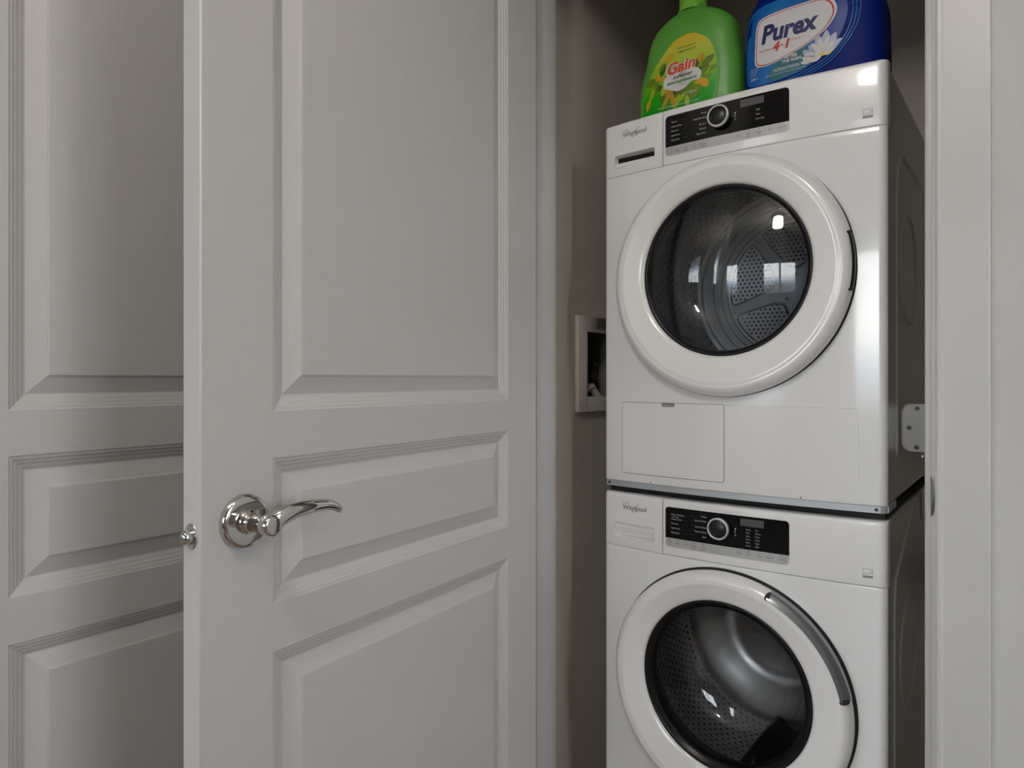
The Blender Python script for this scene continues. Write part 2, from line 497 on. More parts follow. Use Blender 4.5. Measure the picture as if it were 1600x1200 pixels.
# windows behind and to the right of the camera
def window(name, hw, hh, loc, rz, label):
    w = empty(name, loc, rz)
    struct(w, label, 'window')
    b = MB()
    b.box(-hw, hw, -0.04, 0.04, 0, 0.05); b.box(-hw, hw, -0.04, 0.04, hh - 0.05, hh)
    b.box(-hw, -hw + 0.05, -0.04, 0.04, 0.05, hh - 0.05); b.box(hw - 0.05, hw, -0.04, 0.04, 0.05, hh - 0.05)
    b.box(-0.03, 0.03, -0.04, 0.04, 0.05, hh - 0.05)
    b.build('window_frame', M['ply'], w)
    for x0, x1 in ((-hw + 0.05, -0.03), (0.03, hw - 0.05)):
        b = MB(); b.box(x0, x1, -0.004, 0.004, 0.05, hh - 0.05); b.build('pane', M['pane'], w)
    b = MB(); b.box(-hw - 0.03, hw + 0.03, 0.04, 0.12, -0.02, 0.0); b.build('window_sill', M['trim'], w)
window('window_1', (WIN[1] - WIN[0]) / 2, WIN[3] - WIN[2], ((WIN[0] + WIN[1]) / 2, REAR - 0.08, WIN[2]), 0, 'narrow white-framed window in the rear wall behind the camera')
window('window_3', (WIL[1] - WIL[0]) / 2, WIL[3] - WIL[2], ((WIL[0] + WIL[1]) / 2, REAR - 0.08, WIL[2]), 0, 'white-framed window in the rear wall, left of the first one')
window('window_2', (WIR[1] - WIR[0]) / 2, WIR[3] - WIR[2], (XR + 0.08, (WIR[0] + WIR[1]) / 2, WIR[2]), R(90), 'white-framed window in the right-hand wall')

# baseboards of the hall
b = MB(); b.box(XJR + 0.075, XR, YF - 0.013, YF, 0, 0.1)
struct(b.build('baseboard_front', M['trim'], bevel=0.003), 'white baseboard along the wall right of the closet', 'baseboard')
b = MB(); b.box(XR - 0.013, XR, REAR, YF - 0.014, 0, 0.1)
struct(b.build('baseboard_right', M['trim'], bevel=0.003), 'white baseboard along the right hall wall', 'baseboard')

# closet jamb, stop and casing
b = MB(); b.box(XJL - 0.02, XJL, YF, YB, 0, 2.15)
j = struct(b.build('trim_1', M['trim'], bevel=0.0012), 'white door jamb where the open closet door is hinged', 'door jamb')
b = MB(); b.box(XJL, XJL + 0.010, YF + 0.038, YB - 0.004, 0, 2.15); b.build('door_stop', M['trim'], j, bevel=0.002)
b = MB(); b.box(XJR, XJR + 0.02, YF, YB, 0, 2.15)
j = struct(b.build('trim_2', M['trim'], bevel=0.0012), 'white strike-side door jamb right of the dryer', 'door jamb')
b = MB(); b.box(XJR - 0.0125, XJR, YF + 0.038, YF + 0.075, 0, 2.15); b.build('door_stop', M['trim'], j, bevel=0.0025)
# strike plate: flat leaf on the jamb face and a curved lip over the jamb edge
b = MB()
b.box(XJR - 0.0012, XJR + 0.0002, YF + 0.002, YF + 0.034, 0.907, 0.965)
lip = []
for i in range(15):
    zz = 0.908 + 0.056 * i / 14
    bulge = math.sin(PI * i / 14)
    lip.append((zz, bulge))
P = [[(XJR - 0.001, YF + 0.003, z) for z, q in lip],
     [(XJR + 0.0002, YF - 0.0010, z) for z, q in lip],
     [(XJR + 0.0008 + 0.0010 * q, YF - 0.0015 - 0.0060 * q, z) for z, q in lip],
     [(XJR + 0.0012 + 0.0036 * q, YF - 0.0018 - 0.0105 * q, z) for z, q in lip],
     [(XJR + 0.0010 + 0.0032 * q, YF - 0.0008 - 0.0085 * q, z) for z, q in lip]]
b.grid(P, 15, 5)
b.build('strike_plate', M['lip'], j)
b = MB(); b.box(XJL, XJR, YF, YB, 2.15, 2.16 + 0.0)
j = struct(b.build('trim_3', M['trim']), 'white head jamb across the top of the closet opening', 'door jamb')

def casing(name, x0, x1, z0, z1, side, label):
    # moulded casing: thin at the opening, thick at the back band
    t = [(0.0, 0.0), (0.0, 0.009), (0.004, 0.0115), (0.008, 0.0115), (0.011, 0.0105), (0.060, 0.0130), (0.0655, 0.0133), (0.0667, 0.0125), (0.067, 0.0)]
    b = MB(); P = []
    for zz in (z0, z1):
        P.append([((x0 + a) if side > 0 else (x1 - a), YF - d, zz) for a, d in t])
    b.grid(P, len(t), 2, 0, False)
    b.add(P[0], [tuple(range(len(t)))]); b.add(P[1], [tuple(range(len(t)))])
    return struct(b.build(name, M['trim']), label, 'door casing')
casing('trim_4', XJR + 0.005, None, 0, 2.22, 1, 'white door casing right of the closet opening beside the strike plate')
casing('trim_5', None, XJL - 0.005, 0, 2.22, -1, 'white door casing behind the open closet door')
b = MB(); b.box(XJL - 0.072, XJR + 0.072, YF - 0.0145, YF, 2.155, 2.222)
struct(b.build('trim_6', M['trim'], bevel=0.002), 'white head casing over the closet opening', 'door casing')

# ------------------------------------------------------------------ four-panel moulded doors
DW, DH, DT = 0.762, 2.13, 0.035
PROF = [(0.0, 0.0), (0.0018, 0.0012), (0.0052, 0.0019), (0.0068, 0.0034), (0.0108, 0.0046), (0.0122, 0.0060), (0.0170, 0.0076), (0.0190, 0.0089), (0.0215, 0.0095),
        (0.0455, 0.0030), (0.0462, 0.0014), (0.0480, 0.0010)]
PANELS = [(1.0555, 2.015), (0.8082, 0.9954), (0.245, 0.7467)]
PX0, PX1 = 0.1015, 0.6530
def door_leaf(name, parent=None):
    """x along the width, y through the thickness (visible face at y=+DT), z up"""
    b = MB()
    for sgn in (1, -1):
        F = (lambda x, d, z: (x, DT - d, z)) if sgn > 0 else (lambda x, d, z: (x, d, z))
        e = 0.002
        # stiles (with a tiny eased arris) and rails
        b.add([F(e, 0, 0), F(PX0, 0, 0), F(PX0, 0, DH), F(e, 0, DH)], [(0, 1, 2, 3)], 0)
        b.add([F(PX1, 0, 0), F(DW - e, 0, 0), F(DW - e, 0, DH), F(PX1, 0, DH)], [(0, 1, 2, 3)], 0)
        b.add([F(0, e, 0), F(e, 0, 0), F(e, 0, DH), F(0, e, DH)], [(0, 1, 2, 3)], 0, True)
        b.add([F(DW - e, 0, 0), F(DW, e, 0), F(DW, e, DH), F(DW - e, 0, DH)], [(0, 1, 2, 3)], 0, True)
        zs = [0] + [z for p in sorted(PANELS) for z in p] + [DH]
        for k in range(0, len(zs), 2):
            b.add([F(PX0, 0, zs[k]), F(PX1, 0, zs[k]), F(PX1, 0, zs[k + 1]), F(PX0, 0, zs[k + 1])], [(0, 1, 2, 3)], 1)
        for z0, z1 in PANELS:
            L = []
            for q, d in PROF:
                L.append([F(PX0 + q, d, z0 + q), F(PX1 - q, d, z0 + q), F(PX1 - q, d, z1 - q), F(PX0 + q, d, z1 - q)])
            for a, c in zip(L, L[1:]):
                for i in range(4):
                    i2 = (i + 1) % 4
                    b.add([a[i], a[i2], c[i2], c[i]], [(0, 1, 2, 3)], 1 if i in (0, 2) else 0)
            b.add(L[-1], [(0, 1, 2, 3)], 1 if (z1 - z0) < 0.3 else 0)
    e = 0.002
    b.add([(0, e, 0), (0, DT - e, 0), (0, DT - e, DH), (0, e, DH)], [(0, 1, 2, 3)], 2)
    b.add([(DW, e, 0), (DW, DT - e, 0), (DW, DT - e, DH), (DW, e, DH)], [(0, 1, 2, 3)], 2)
    for z in (0, DH):
        b.add([(0, e, z), (e, 0, z), (DW - e, 0, z), (DW, e, z), (DW, DT - e, z), (DW - e, DT, z), (e, DT, z), (0, DT - e, z)], [tuple(range(8))], 2)
    return b.build(name, [M['door_v'], M['door_h'], M['trim']], parent)

# open closet door: local x runs from the latch edge to the hinge, visible face turned to +x of the room
FX, FY, HX, HY = -0.7673, 0.4188, -0.8245, 1.1787
dx, dy = (HX - FX) / DW, (HY - FY) / DW
ang = math.atan2(dy, dx)
# local x -> (dx,dy); local y must map to the back side: rotation gives local y -> (-dy,dx) which points to -x, so the leaf is turned over
d2 = empty('door_2', (FX, FY, 0.012), ang)
struct(d2, 'white four-panel door standing open with a nickel lever handle', 'door')
leaf = door_leaf('door_leaf', d2)
leaf.scale = (1, -1, 1)
leaf.location = (0, DT, 0)
# after the flip the visible face lies at local y = 0; fix the winding of the flipped leaf
bm = bmesh.new(); bm.from_mesh(leaf.data)
bmesh.ops.transform(bm, matrix=Matrix.Diagonal((1, -1, 1, 1)), verts=bm.verts)
bmesh.ops.translate(bm, vec=(0, DT, 0), verts=bm.verts)
bmesh.ops.recalc_face_normals(bm, faces=bm.faces)
bm.to_mesh(leaf.data); bm.free()
leaf.scale = (1, 1, 1); leaf.location = (0, 0, 0)
# in this frame: face at y=0 looks towards -y (local), body up to y=DT

def lever(parent, cx, cz, sgn):
    """sgn -1: sticks out of the face y=0; +1: out of the face y=DT"""
    y0 = 0 if sgn < 0 else DT
    Y = lambda d: y0 + sgn * d
    b = MB()
    prof = [(0.0, 0.0090), (0.0150, 0.0089), (0.0270, 0.0084), (0.0300, 0.0078), (0.0318, 0.0066), (0.0328, 0.0046), (0.0333, 0.0028), (0.0335, 0.0)]
    b.lathe([(r_, Y(d)) for r_, d in prof], 64, (cx, cz))
    root = b.build('door_handle', M['chrome'], parent)
    b = MB()
    prof = [(0.0150, 0.0085), (0.0150, 0.0125), (0.0142, 0.0145), (0.0122, 0.0155), (0.0108, 0.018), (0.0104, 0.024), (0.0110, 0.032), (0.0122, 0.042), (0.0128, 0.050), (0.0128, 0.055), (0.0118, 0.0568), (0.0095, 0.0576), (0.0, 0.0578)]
    b.lathe([(r_, Y(d)) for r_, d in prof], 40, (cx, cz))
    b.build('neck', M['chrome'], root)
    pts = smoothpoly([(cx - 0.006, Y(0.047), cz - 0.001), (cx + 0.004, Y(0.050), cz + 0.003), (cx + 0.016, Y(0.053), cz + 0.0085), (cx + 0.034, Y(0.054), cz + 0.0125), (cx + 0.060, Y(0.053), cz + 0.0135),
                      (cx + 0.088, Y(0.049), cz + 0.011), (cx + 0.108, Y(0.045), cz + 0.005), (cx + 0.118, Y(0.043), cz - 0.001)], 5, False)
    n = len(pts); rads = []
    for i in range(n):
        t = i / (n - 1)
        hgt = 0.0092 * (1 - t) ** 1.3 + 0.0055
        wd_ = 0.0080 * (1 - t) + 0.0050 * t
        if t < 0.08: hgt *= 0.75 + 3 * t; 
        if t > 0.97: hgt *= 0.8; wd_ *= 0.7
        rads.append((wd_ * 0.85, hgt))
    b = MB(); b.tube(pts, rads, 20)
    b.build('lever', M['chrome'], root)
    return root
lever(d2, 0.0575, 0.923, -1)
lever(d2, 0.0575, 0.923, 1)
# latch bolt and its face plate on the latch edge (local x = 0)
b = MB()
pl = [(0.0, -0.0095, -0.0135), (0.0, 0.0095, -0.0135), (0.0, 0.0095, 0.0135), (0.0, -0.0095, 0.0135)]
zz = 0.9125
P = []
for xx, k in ((0.001, 1.0), (-0.0015, 0.97)):
    P.append([(xx, 0.0175 + 0.0115 * k * math.cos(a), zz + 0.0155 * k * math.sin(a)) for a in [2 * PI * i / 28 for i in range(28)]])
b.grid(P, 28, 2, 0, True, True); b.add(P[1], [tuple(range(28))])
lp = b.build('latch_plate', M['steel'], d2)
b = MB(); P = []
for xx, k in ((0.0, 1.0), (-0.007, 1.0), (-0.0105, 0.93), (-0.0125, 0.75), (-0.0135, 0.4)):
    P.append([(xx, 0.0175 + 0.0078 * k * math.cos(a) - (0.0 if xx > -0.004 else 0.001), zz + 0.0088 * k * math.sin(a)) for a in [2 * PI * i / 24 for i in range(24)]])
b.grid(P, 24, 5, 0, True, True); b.add(P[-1], [tuple(range(24))])
b.build('latch_bolt', M['chrome'], lp)
for hz in (0.22, 1.02, 1.80):
    b = MB(); b.lathe([(0.0, 0), (0.0055, 0), (0.0055, 0.09), (0.0, 0.09)], 16)
    h = b.build('hinge', M['steel'], d2)
    h.rotation_euler = (R(90), 0, 0); h.location = (DW + 0.004, DT + 0.004, hz)

# closed door in the left wall
d1 = door_leaf('door_1')
d1.location = (-1.072 - DT, D1Y1, 0.012)
# local x -> -y of the room, local y -> +x
d1.rotation_euler = (0, 0, R(-90))
struct(d1, 'closed white four-panel door in the left hall wall, in shade', 'door')
b = MB()
b.box(XL - 0.12, XL, D1Y0 - 0.022, D1Y0 - 0.003, 0, 2.152); b.box(XL - 0.12, XL, D1Y1 + 0.003, D1Y1 + 0.022, 0, 2.152); b.box(XL - 0.12, XL, D1Y0 - 0.022, D1Y1 + 0.022, 2.146, 2.155)
struct(b.build('trim_7', M['trim']), 'white jamb around the closed door in the left wall', 'door jamb')
b = MB()
b.box(XL, XL + 0.014, D1Y0 - 0.078, D1Y0 - 0.012, 0, 2.22); b.box(XL, XL + 0.014, D1Y1 + 0.012, D1Y1 + 0.082, 0, 2.22); b.box(XL, XL + 0.014, D1Y0 - 0.012, D1Y1 + 0.012, 2.15, 2.22)
struct(b.build('trim_8', M['trim'], bevel=0.002), 'white casing around the closed door in the left wall', 'door casing')

# ------------------------------------------------------------------ laundry machines
W = 0.596; WB = 0.018; RND = 0.014
MDEP = 0.62
def fbow(u):
    q = (u - W / 2) / (W / 2)
    return -WB * (1 - min(1, q * q))
def yf(u):
    y = fbow(u)
    d = min(u, W - u)
    if d < RND:
        d = max(d, 0)
        y += RND - math.sqrt(max(0, RND ** 2 - (RND - d) ** 2))
    return y
def cols(u0, u1, n, edge=True):
    us = [u0 + (u1 - u0) * i / n for i in range(n + 1)]
    if edge:
        for k in range(1, 9):
            d = RND * (1 - math.cos(PI / 2 * k / 8))
            for q in (d, W - d):
                if u0 < q < u1: us.append(q)
    us = sorted(us); out = [us[0]]
    for q in us[1:]:
        if q - out[-1] > 2e-4: out.append(q)
    out[-1] = us[-1]
    return out

def sheet(name, u0, u1, z0, z1, mat, parent, off=0.0, t=0.02, bz=0.0025, btop=None, bl=True, br=True, n=24):
    """front sheet following the bowed face, with eased edges and turned-back sides"""
    btop = btop or bz
    us = cols(u0, u1, n)
    for e in (0.25, 0.6, 1.0):
        if bl: us.append(u0 + bz * e)
        if br: us.append(u1 - bz * e)
    us = sorted(set(us))
    zs = [z0, z0 + 0.2 * bz, z0 + 0.5 * bz, z0 + bz] + [z1 - btop * q for q in (1.0, 0.8, 0.6, 0.4, 0.25, 0.12, 0.05, 0)]
    def ease(d, b_):
        return b_ - math.sqrt(max(0, b_ * b_ - (b_ - d) ** 2)) if d < b_ else 0
    P = []
    for z in zs:
        row = []
        for u in us:
            y = yf(u) - off + ease(z - z0, bz) + ease(z1 - z, btop)
            if bl: y += ease(u - u0, bz)
            if br: y += ease(u1 - u, bz)
            row.append((u, y, z))
        P.append(row)
    b = MB(); b.grid(P, len(us), len(zs), 0, True)
    def skirt(line):
        b.grid([line, [(p[0], p[1] + t, p[2]) for p in line]], len(line), 2, 0, True)
    skirt(P[0]); skirt(P[-1]); skirt([r_[0] for r_ in P]); skirt([r_[-1] for r_ in P])
    o = b.build(name, mat, parent)
    return o

def rr(mb, u0, u1, z0, z1, off, t=0.001, rt=0.0, rb=0.0, mi=0, surf=None, n=10):
    """rounded plate following the bowed face; rt/rb radius of the top/bottom corners"""
    surf = surf or yf
    r_ = max(rt, rb)
    us = [u0 + (u1 - u0) * i / n for i in range(n + 1)]
    if r_ > 0:
        for k in range(0, 7):
            d = r_ * (1 - math.cos(PI / 2 * k / 6)); us += [u0 + d, u1 - d]
    us = sorted(set(round(q, 6) for q in us))
    def drop(u, rad):
        d = min(u - u0, u1 - u)
        if rad <= 0 or d >= rad: return 0
        return rad - math.sqrt(max(0, rad ** 2 - (rad - d) ** 2))
    top = [(u, surf(u) - off, z1 - drop(u, rt)) for u in us]
    bot = [(u, surf(u) - off, z0 + drop(u, rb)) for u in us]
    mid = [(a[0], a[1], (a[2] + c[2]) / 2) for a, c in zip(top, bot)]
    mb.grid([bot, mid, top], len(us), 3, mi, False)
    back = lambda L: [(p[0], p[1] + t, p[2]) for p in L]
    mb.grid([top, back(top)], len(us), 2, mi, False); mb.grid([bot, back(bot)], len(us), 2, mi, False)
    for k in (0, -1):
        mb.add([bot[k], top[k], back([top[k]])[0], back([bot[k]])[0]], [(0, 1, 2, 3)], mi)

def body_front(parent, z0, z1, cu, cz, hole, H=0.246):
    """enamel front with the round porthole opening"""
    n = 48
    sq = [cu - H + 2 * H * i / n for i in range(n + 1)]
    us = sorted(set([round(q, 6) for q in cols(0, cu - H, 3) + sq + cols(cu + H, W, 4)]))
    zq = [cz - H + 2 * H * i / n for i in range(n + 1)]
    e = 0.004
    zs = sorted(set([round(q, 6) for q in [z0, z0 + 0.0006, z0 + 0.002, z0 + e, (z0 + cz - H) / 2] + zq + [z1 - 0.0015, z1 - 0.0007, z1 - 0.0002, z1]]))
    zs = [z for z in zs if z <= z1 + 1e-9]
    def Y(u, z):
        y = yf(u)
        d = z - z0
        if d < e: y += e - math.sqrt(max(0, e * e - (e - d) ** 2))
        d = z1 - z
        if d < 0.0015: y += 0.0015 - math.sqrt(max(0, 0.0015 ** 2 - (0.0015 - d) ** 2))
        return y
    b = MB(); idx = {}
    def V(u, z):
        k = (round(u, 6), round(z, 6))
        if k not in idx: idx[k] = len(b.v); b.v.append((u, Y(u, z), z))
        return idx[k]
    for j in range(len(zs) - 1):
        for i in range(len(us) - 1):
            mu, mz = (us[i] + us[i + 1]) / 2, (zs[j] + zs[j + 1]) / 2
            if abs(mu - cu) < H and abs(mz - cz) < H: continue
            b.f.append((V(us[i], zs[j]), V(us[i + 1], zs[j]), V(us[i + 1], zs[j + 1]), V(us[i], zs[j + 1]))); b.m.append(0); b.s.append(True)
    ring = [(q, zq[0]) for q in sq[:-1]] + [(sq[-1], q) for q in zq[:-1]] + [(q, zq[-1]) for q in reversed(sq[1:])] + [(sq[0], q) for q in reversed(zq[1:])]
    ring = [(min(us, key=lambda a: abs(a - p[0])), min(zs, key=lambda a: abs(a - p[1]))) for p in ring]
    prev = [V(*p) for p in ring]
    for k in range(1, 7):
        f = k / 6; cur = []
        for p in ring:
            a = math.atan2(p[1] - cz, p[0] - cu)
            u = p[0] + (cu + hole * math.cos(a) - p[0]) * f; z = p[1] + (cz + hole * math.sin(a) - p[1]) * f
            b.v.append((u, Y(u, z), z)); cur.append(len(b.v) - 1)
        for i in range(len(ring)):
            i2 = (i + 1) % len(ring)
            b.f.append((prev[i], prev[i2], cur[i2], cur[i])); b.m.append(0); b.s.append(True)
        prev = cur
    # turned-back rims
    for L in ([(u, Y(u, z0), z0) for u in us], [(u, Y(u, zs[-1]), zs[-1]) for u in us], [(0, Y(0, z), z) for z in zs], [(W, Y(W, z), z) for z in zs]):
        b.grid([L, [(p[0], p[1] + 0.004 + 0.0, p[2]) for p in L]], len(L), 2, 0, True)
    o = b.build('front_panel', M['enamel'], parent)
    return o

def side_panel(parent, u, z0, z1, sgn, dryer):
    """pressed steel side with embossed outline and round boss"""
    b = MB(); y0, y1 = RND + 0.002, MDEP
    ny, nz = 130, 180
    def seg(py, pz, a, c):
        ay, az = a; cy, cz = c; dy_, dz_ = cy - ay, cz - az
        t = max(0, min(1, ((py - ay) * dy_ + (pz - az) * dz_) / (dy_ * dy_ + dz_ * dz_)))
        return math.hypot(py - ay - t * dy_, pz - az - t * dz_)
    if dryer: poly = [(0.129, 0.09), (0.129, 0.60), (0.140, 0.655), (0.20, 0.70), (0.50, 0.70)]
    else: poly = [(0.10, 0.09), (0.10, 0.58), (0.115, 0.64), (0.40, 0.775), (0.46, 0.79), (0.50, 0.70)]
    c = (0.29, 0.45 if not dryer else 0.475); rad = 0.115
    P = []
    for j_ in range(nz + 1):
        z = z0 + (z1 - z0) * j_ / nz; row = []
        for i in range(ny + 1):
            y = y0 + (y1 - y0) * i / ny
            d = min(seg(y, z - z0, a, q) for a, q in zip(poly, poly[1:]))
            dc = abs(math.hypot(y - c[0], (z - z0) - c[1]) - rad)
            h = 0.0032 * math.exp(-(d / 0.006) ** 2) + 0.0028 * math.exp(-(dc / 0.006) ** 2)
            row.append((u - sgn * 0.0035 + sgn * h, y, z))
        P.append(row)
    b.grid(P, ny + 1, nz + 1, 0, True)
    bound = [P[0], P[-1], [r_[0] for r_ in P], [r_[-1] for r_ in P]]
    for L in bound:
        b.grid([L, [(p[0] - sgn * 0.003, p[1], p[2]) for p in L]], len(L), 2, 0, False)
    return b.build('side_panel', M['side'], parent)

def lettering(parent, items, mat, name='lettering', off=0.0006, label=None):
    b = MB()
    for it in items:
        s, x, z, size = it[:4]; k = it[4] if len(it) > 4 else {}
        lay_text(b, s, x, z, size, lambda X, Z: yf(X) - off, **k)
    return b.build(name, mat, parent, fixn=False)

def machine(name, z_base, dryer, label, cat):
    root = empty(name, (-0.8066, 1.4318, z_base), R(-0.43))
    tag(root, label, cat)
    ZL, ZT = 0.7215, 0.844
    zb0 = 0.0135 if dryer else 0.07
    cu, cz = (0.2965, 0.464 if dryer else 0.4605)
    # ---- cabinet
    b = MB()
    t = 0.004; s0 = 0.0045
    b.box(s0, W - s0, 0.03, MDEP, zb0, zb0 + t)
    b.box(s0, W - s0, 0.02, MDEP, ZT - 0.006, ZT - 0.0015)
    b.box(s0, W - s0, MDEP - t, MDEP, zb0, ZT - 0.002)
    b.box(s0, s0 + 0.002, 0.02, MDEP, zb0, ZT - 0.002); b.box(W - s0 - 0.002, W - s0, 0.02, MDEP, zb0, ZT - 0.002)
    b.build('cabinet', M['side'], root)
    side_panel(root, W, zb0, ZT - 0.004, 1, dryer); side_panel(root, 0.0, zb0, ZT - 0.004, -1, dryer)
    body_front(root, zb0, ZL - 0.001, cu, cz, 0.212)
    # ---- control panel and drawer
    b = MB(); rr(b, 0.003, W - 0.003, ZL - 0.004, ZL + 0.004, -0.004, 0.004, n=24); rr(b, 0.1520, 0.1600, ZL, ZT - 0.006, -0.004, 0.004, n=2); b.build('seam_backing', M['seam'], root)
    dr_ = sheet('drawer_front', 0.0, 0.1555, ZL, ZT, M['plastic'], root, bl=False, btop=0.008)
    cp = sheet('control_panel', 0.1568, W, ZL, ZT, M['plastic'], root, br=False, btop=0.008)
    # ---- recessed grip of the drawer
    gz0, gz1, gu0, gu1 = 0.7425, 0.7755, 0.0305, 0.1365
    if dryer: gz0, gz1 = 0.7405, 0.7690
    hb = MB(); rr(hb, gu0, gu1, gz0, gz1, -0.030, 0.06, rt=0.002, rb=0.004)
    # cut the pocket with a boolean cutter that is removed afterwards
    cut = MB(); us_ = [gu0, gu1]
    cut.box(gu0, gu1, -0.05, 0.016, gz0, gz1)
    co = cut.build('cutter', M['plastic'], root, bevel=0.0035)
    bpy.context.view_layer.update()
    solid = MB()
    # give the drawer front real depth so the pocket stays closed
    us = cols(0.0, 0.1555, 16); zz_ = [ZL, ZL + 0.0015, ZT - 0.008, ZT - 0.0055, ZT - 0.003, ZT - 0.001, ZT]
    def ez(z): 
        d = ZT - z; q = 0.008
        return q - math.sqrt(max(0, q * q - (q - d) ** 2)) if d < q else (0.0006 if z <= ZL else 0)
    F_ = [[(u, yf(u) + ez(z) + (0.0008 if u >= 0.1555 - 1e-6 else 0), z) for u in us] for z in zz_]
    B_ = [[(u, 0.026, z) for u in us] for z in zz_]
    nU, nZ = len(us), len(zz_)
    solid.grid(F_, nU, nZ, 0, True); solid.grid(B_, nU, nZ, 0, False)
    solid.grid([F_[0], B_[0]], nU, 2, 0, False); solid.grid([F_[-1], B_[-1]], nU, 2, 0, False)
    solid.grid([[r_[0] for r_ in F_], [r_[0] for r_ in B_]], nZ, 2, 0, False); solid.grid([[r_[-1] for r_ in F_], [r_[-1] for r_ in B_]], nZ, 2, 0, False)
    bpy.data.objects.remove(dr_)
    dr_ = solid.build('drawer_front', M['plastic'], root)
    md = dr_.modifiers.new('cut', 'BOOLEAN'); md.operation = 'DIFFERENCE'; md.object = co; md.solver = 'EXACT'
    bpy.context.view_layer.update()
    dg = bpy.context.evaluated_depsgraph_get()
    nm = bpy.data.meshes.new_from_object(dr_.evaluated_get(dg))
    dr_.modifiers.clear(); dr_.data = nm
    try: nm.set_sharp_from_angle(angle=R(35))
    except Exception: pass
    bpy.data.objects.remove(co)
    # sloped pull behind the lip
    b = MB()
    if dryer:
        P = [[(gu0 + 0.001 + (gu1 - gu0 - 0.002) * i / 10, y, z) for i in range(11)] for y, z in ((-0.003, gz0 + 0.0003), (0.000, gz0 + 0.007), (0.004, gz0 + 0.0115), (0.010, gz0 + 0.0140), (0.0155, gz0 + 0.0142))]
    else:
        P = [[(gu0 + 0.001 + (gu1 - gu0 - 0.002) * i / 10, y, z) for i in range(11)] for y, z in ((0.0155, gz0 + 0.001), (0.010, gz0 + 0.007), (0.004, gz0 + 0.014), (0.001, gz0 + 0.020), (0.001, gz1 - 0.004), (0.006, gz1 - 0.001))]
    P = [[(p[0], p[1] + 0.6 * fbow(p[0]), p[2]) for p in r_] for r_ in P]
    b.grid(P, 11, len(P), 0, True)
    g_ = b.build('drawer_grip', M['plastic'], dr_)
    if dryer:
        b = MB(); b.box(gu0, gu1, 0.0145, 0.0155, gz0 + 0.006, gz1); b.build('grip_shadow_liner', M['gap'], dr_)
    # ---- display window and key strip
    b = MB(); rr(b, 0.1640, 0.4265, 0.7600, 0.8275, 0.0009, 0.002, rt=0.008, n=24)
    win = b.build('display_window', M['black'], root)
    b = MB(); rr(b, 0.1640, 0.4265, 0.7405, 0.7598, 0.0009, 0.002, rb=0.008, n=24)
    strip = b.build('key_strip', M['gstrip'], root)
    b = MB(); rr(b, 0.3310, 0.3780, 0.8075, 0.8225, 0.0013, 0.0004, n=4)
    b.build('screen', M['lcd'], win)
    # dial
    DU, DZ = 0.2885, 0.797
    dy0 = yf(DU) - 0.0009
    b = MB(); b.lathe([(0.0225, dy0 + 0.001), (0.0218, dy0 - 0.012), (0.0208, dy0 - 0.0145), (0.0, dy0 - 0.0148)], 56, (DU, DZ))
    dial = b.build('dial', M['dial'], root)
    b = MB(); b.lathe([(0.0228, dy0 - 0.0095), (0.0232, dy0 - 0.0125), (0.0222, dy0 - 0.0160), (0.0205, dy0 - 0.0168), (0.0192, dy0 - 0.0160), (0.0190, dy0 - 0.0140)], 56, (DU, DZ))
    b.build('dial_ring', M['silver'], dial)
    # printed cycle names
    if dryer:
        left = ['Mixed', 'Heavy Duty', 'Normal', 'Synthetics', 'Delicates']; right = ['Wool', 'Bulky/Bedding', 'Air Dry', 'Refresh', 'Timed Dry']
    else:
        left = ['Clean Washer', 'Heavy Duty', 'Normal', 'Synthetics', 'Delicates']; right = ['Wool', 'Quick Wash', 'Normal Eco', 'Rinse & Spin', 'Spin']
    items = []
    for i in range(5):
        z = 0.8105 - i * 0.0098
        items.append((left[i], 0.1780, z, 0.0052)); items.append((right[i], 0.2590, z + (0.0035 if i < 2 else 0.0), 0.0052, dict(align='RIGHT')))
    if not dryer: items.append(('with affresh', 0.1795, 0.8060, 0.0034, dict(shear=0.3)))
    if dryer:
        for i, s_ in enumerate(('High', 'Med', 'Low Dry')): items.append((s_, 0.3620, 0.7950 - i * 0.0095, 0.0048))
    else:
        for i, (a_, c_) in enumerate((('Heavy', 'Hot'), ('Med', 'Warm'), ('Light', 'Cool'), ('Rinse', 'Cold'), ('Soak', 'High'), ('Fresh', 'Med'))):
            items.append((a_, 0.3420, 0.7995 - i * 0.0066, 0.0042)); items.append((c_, 0.3610, 0.7995 - i * 0.0066, 0.0042))
    lettering(win, items, M['inkw'], off=0.0013)
    b = MB()
    for i in range(5):
        z = 0.8118 - i * 0.0098
        rr(b, 0.203, 0.216, z, z + 0.0004, 0.0012, 0.0002, n=2); rr(b, 0.222, 0.234, z + 0.002, z + 0.0024, 0.0012, 0.0002, n=2)
    b.build('printed_line', M['inkdim'], win)
    # play / pause mark right of the dial
    b = MB()
    sf = lambda X, Z: yf(X) - 0.0013
    for (x_, z_, s_) in ((0.3190, 0.7995, 0.004), (0.3185, 0.7930, 0.003), (0.3195, 0.7865, 0.003)):
        b.add([(x_, sf(x_, z_), z_), (x_ + s_, sf(x_ + s_, z_ + s_), z_ + s_ * 0.7), (x_ + s_ * 0.4, sf(x_, z_), z_ - s_)], [(0, 1, 2)])
    b.build('printed_mark', M['inkw'], win, fixn=False)
    # keys: power circle, five and four keys with words, pause circle
    keys = []
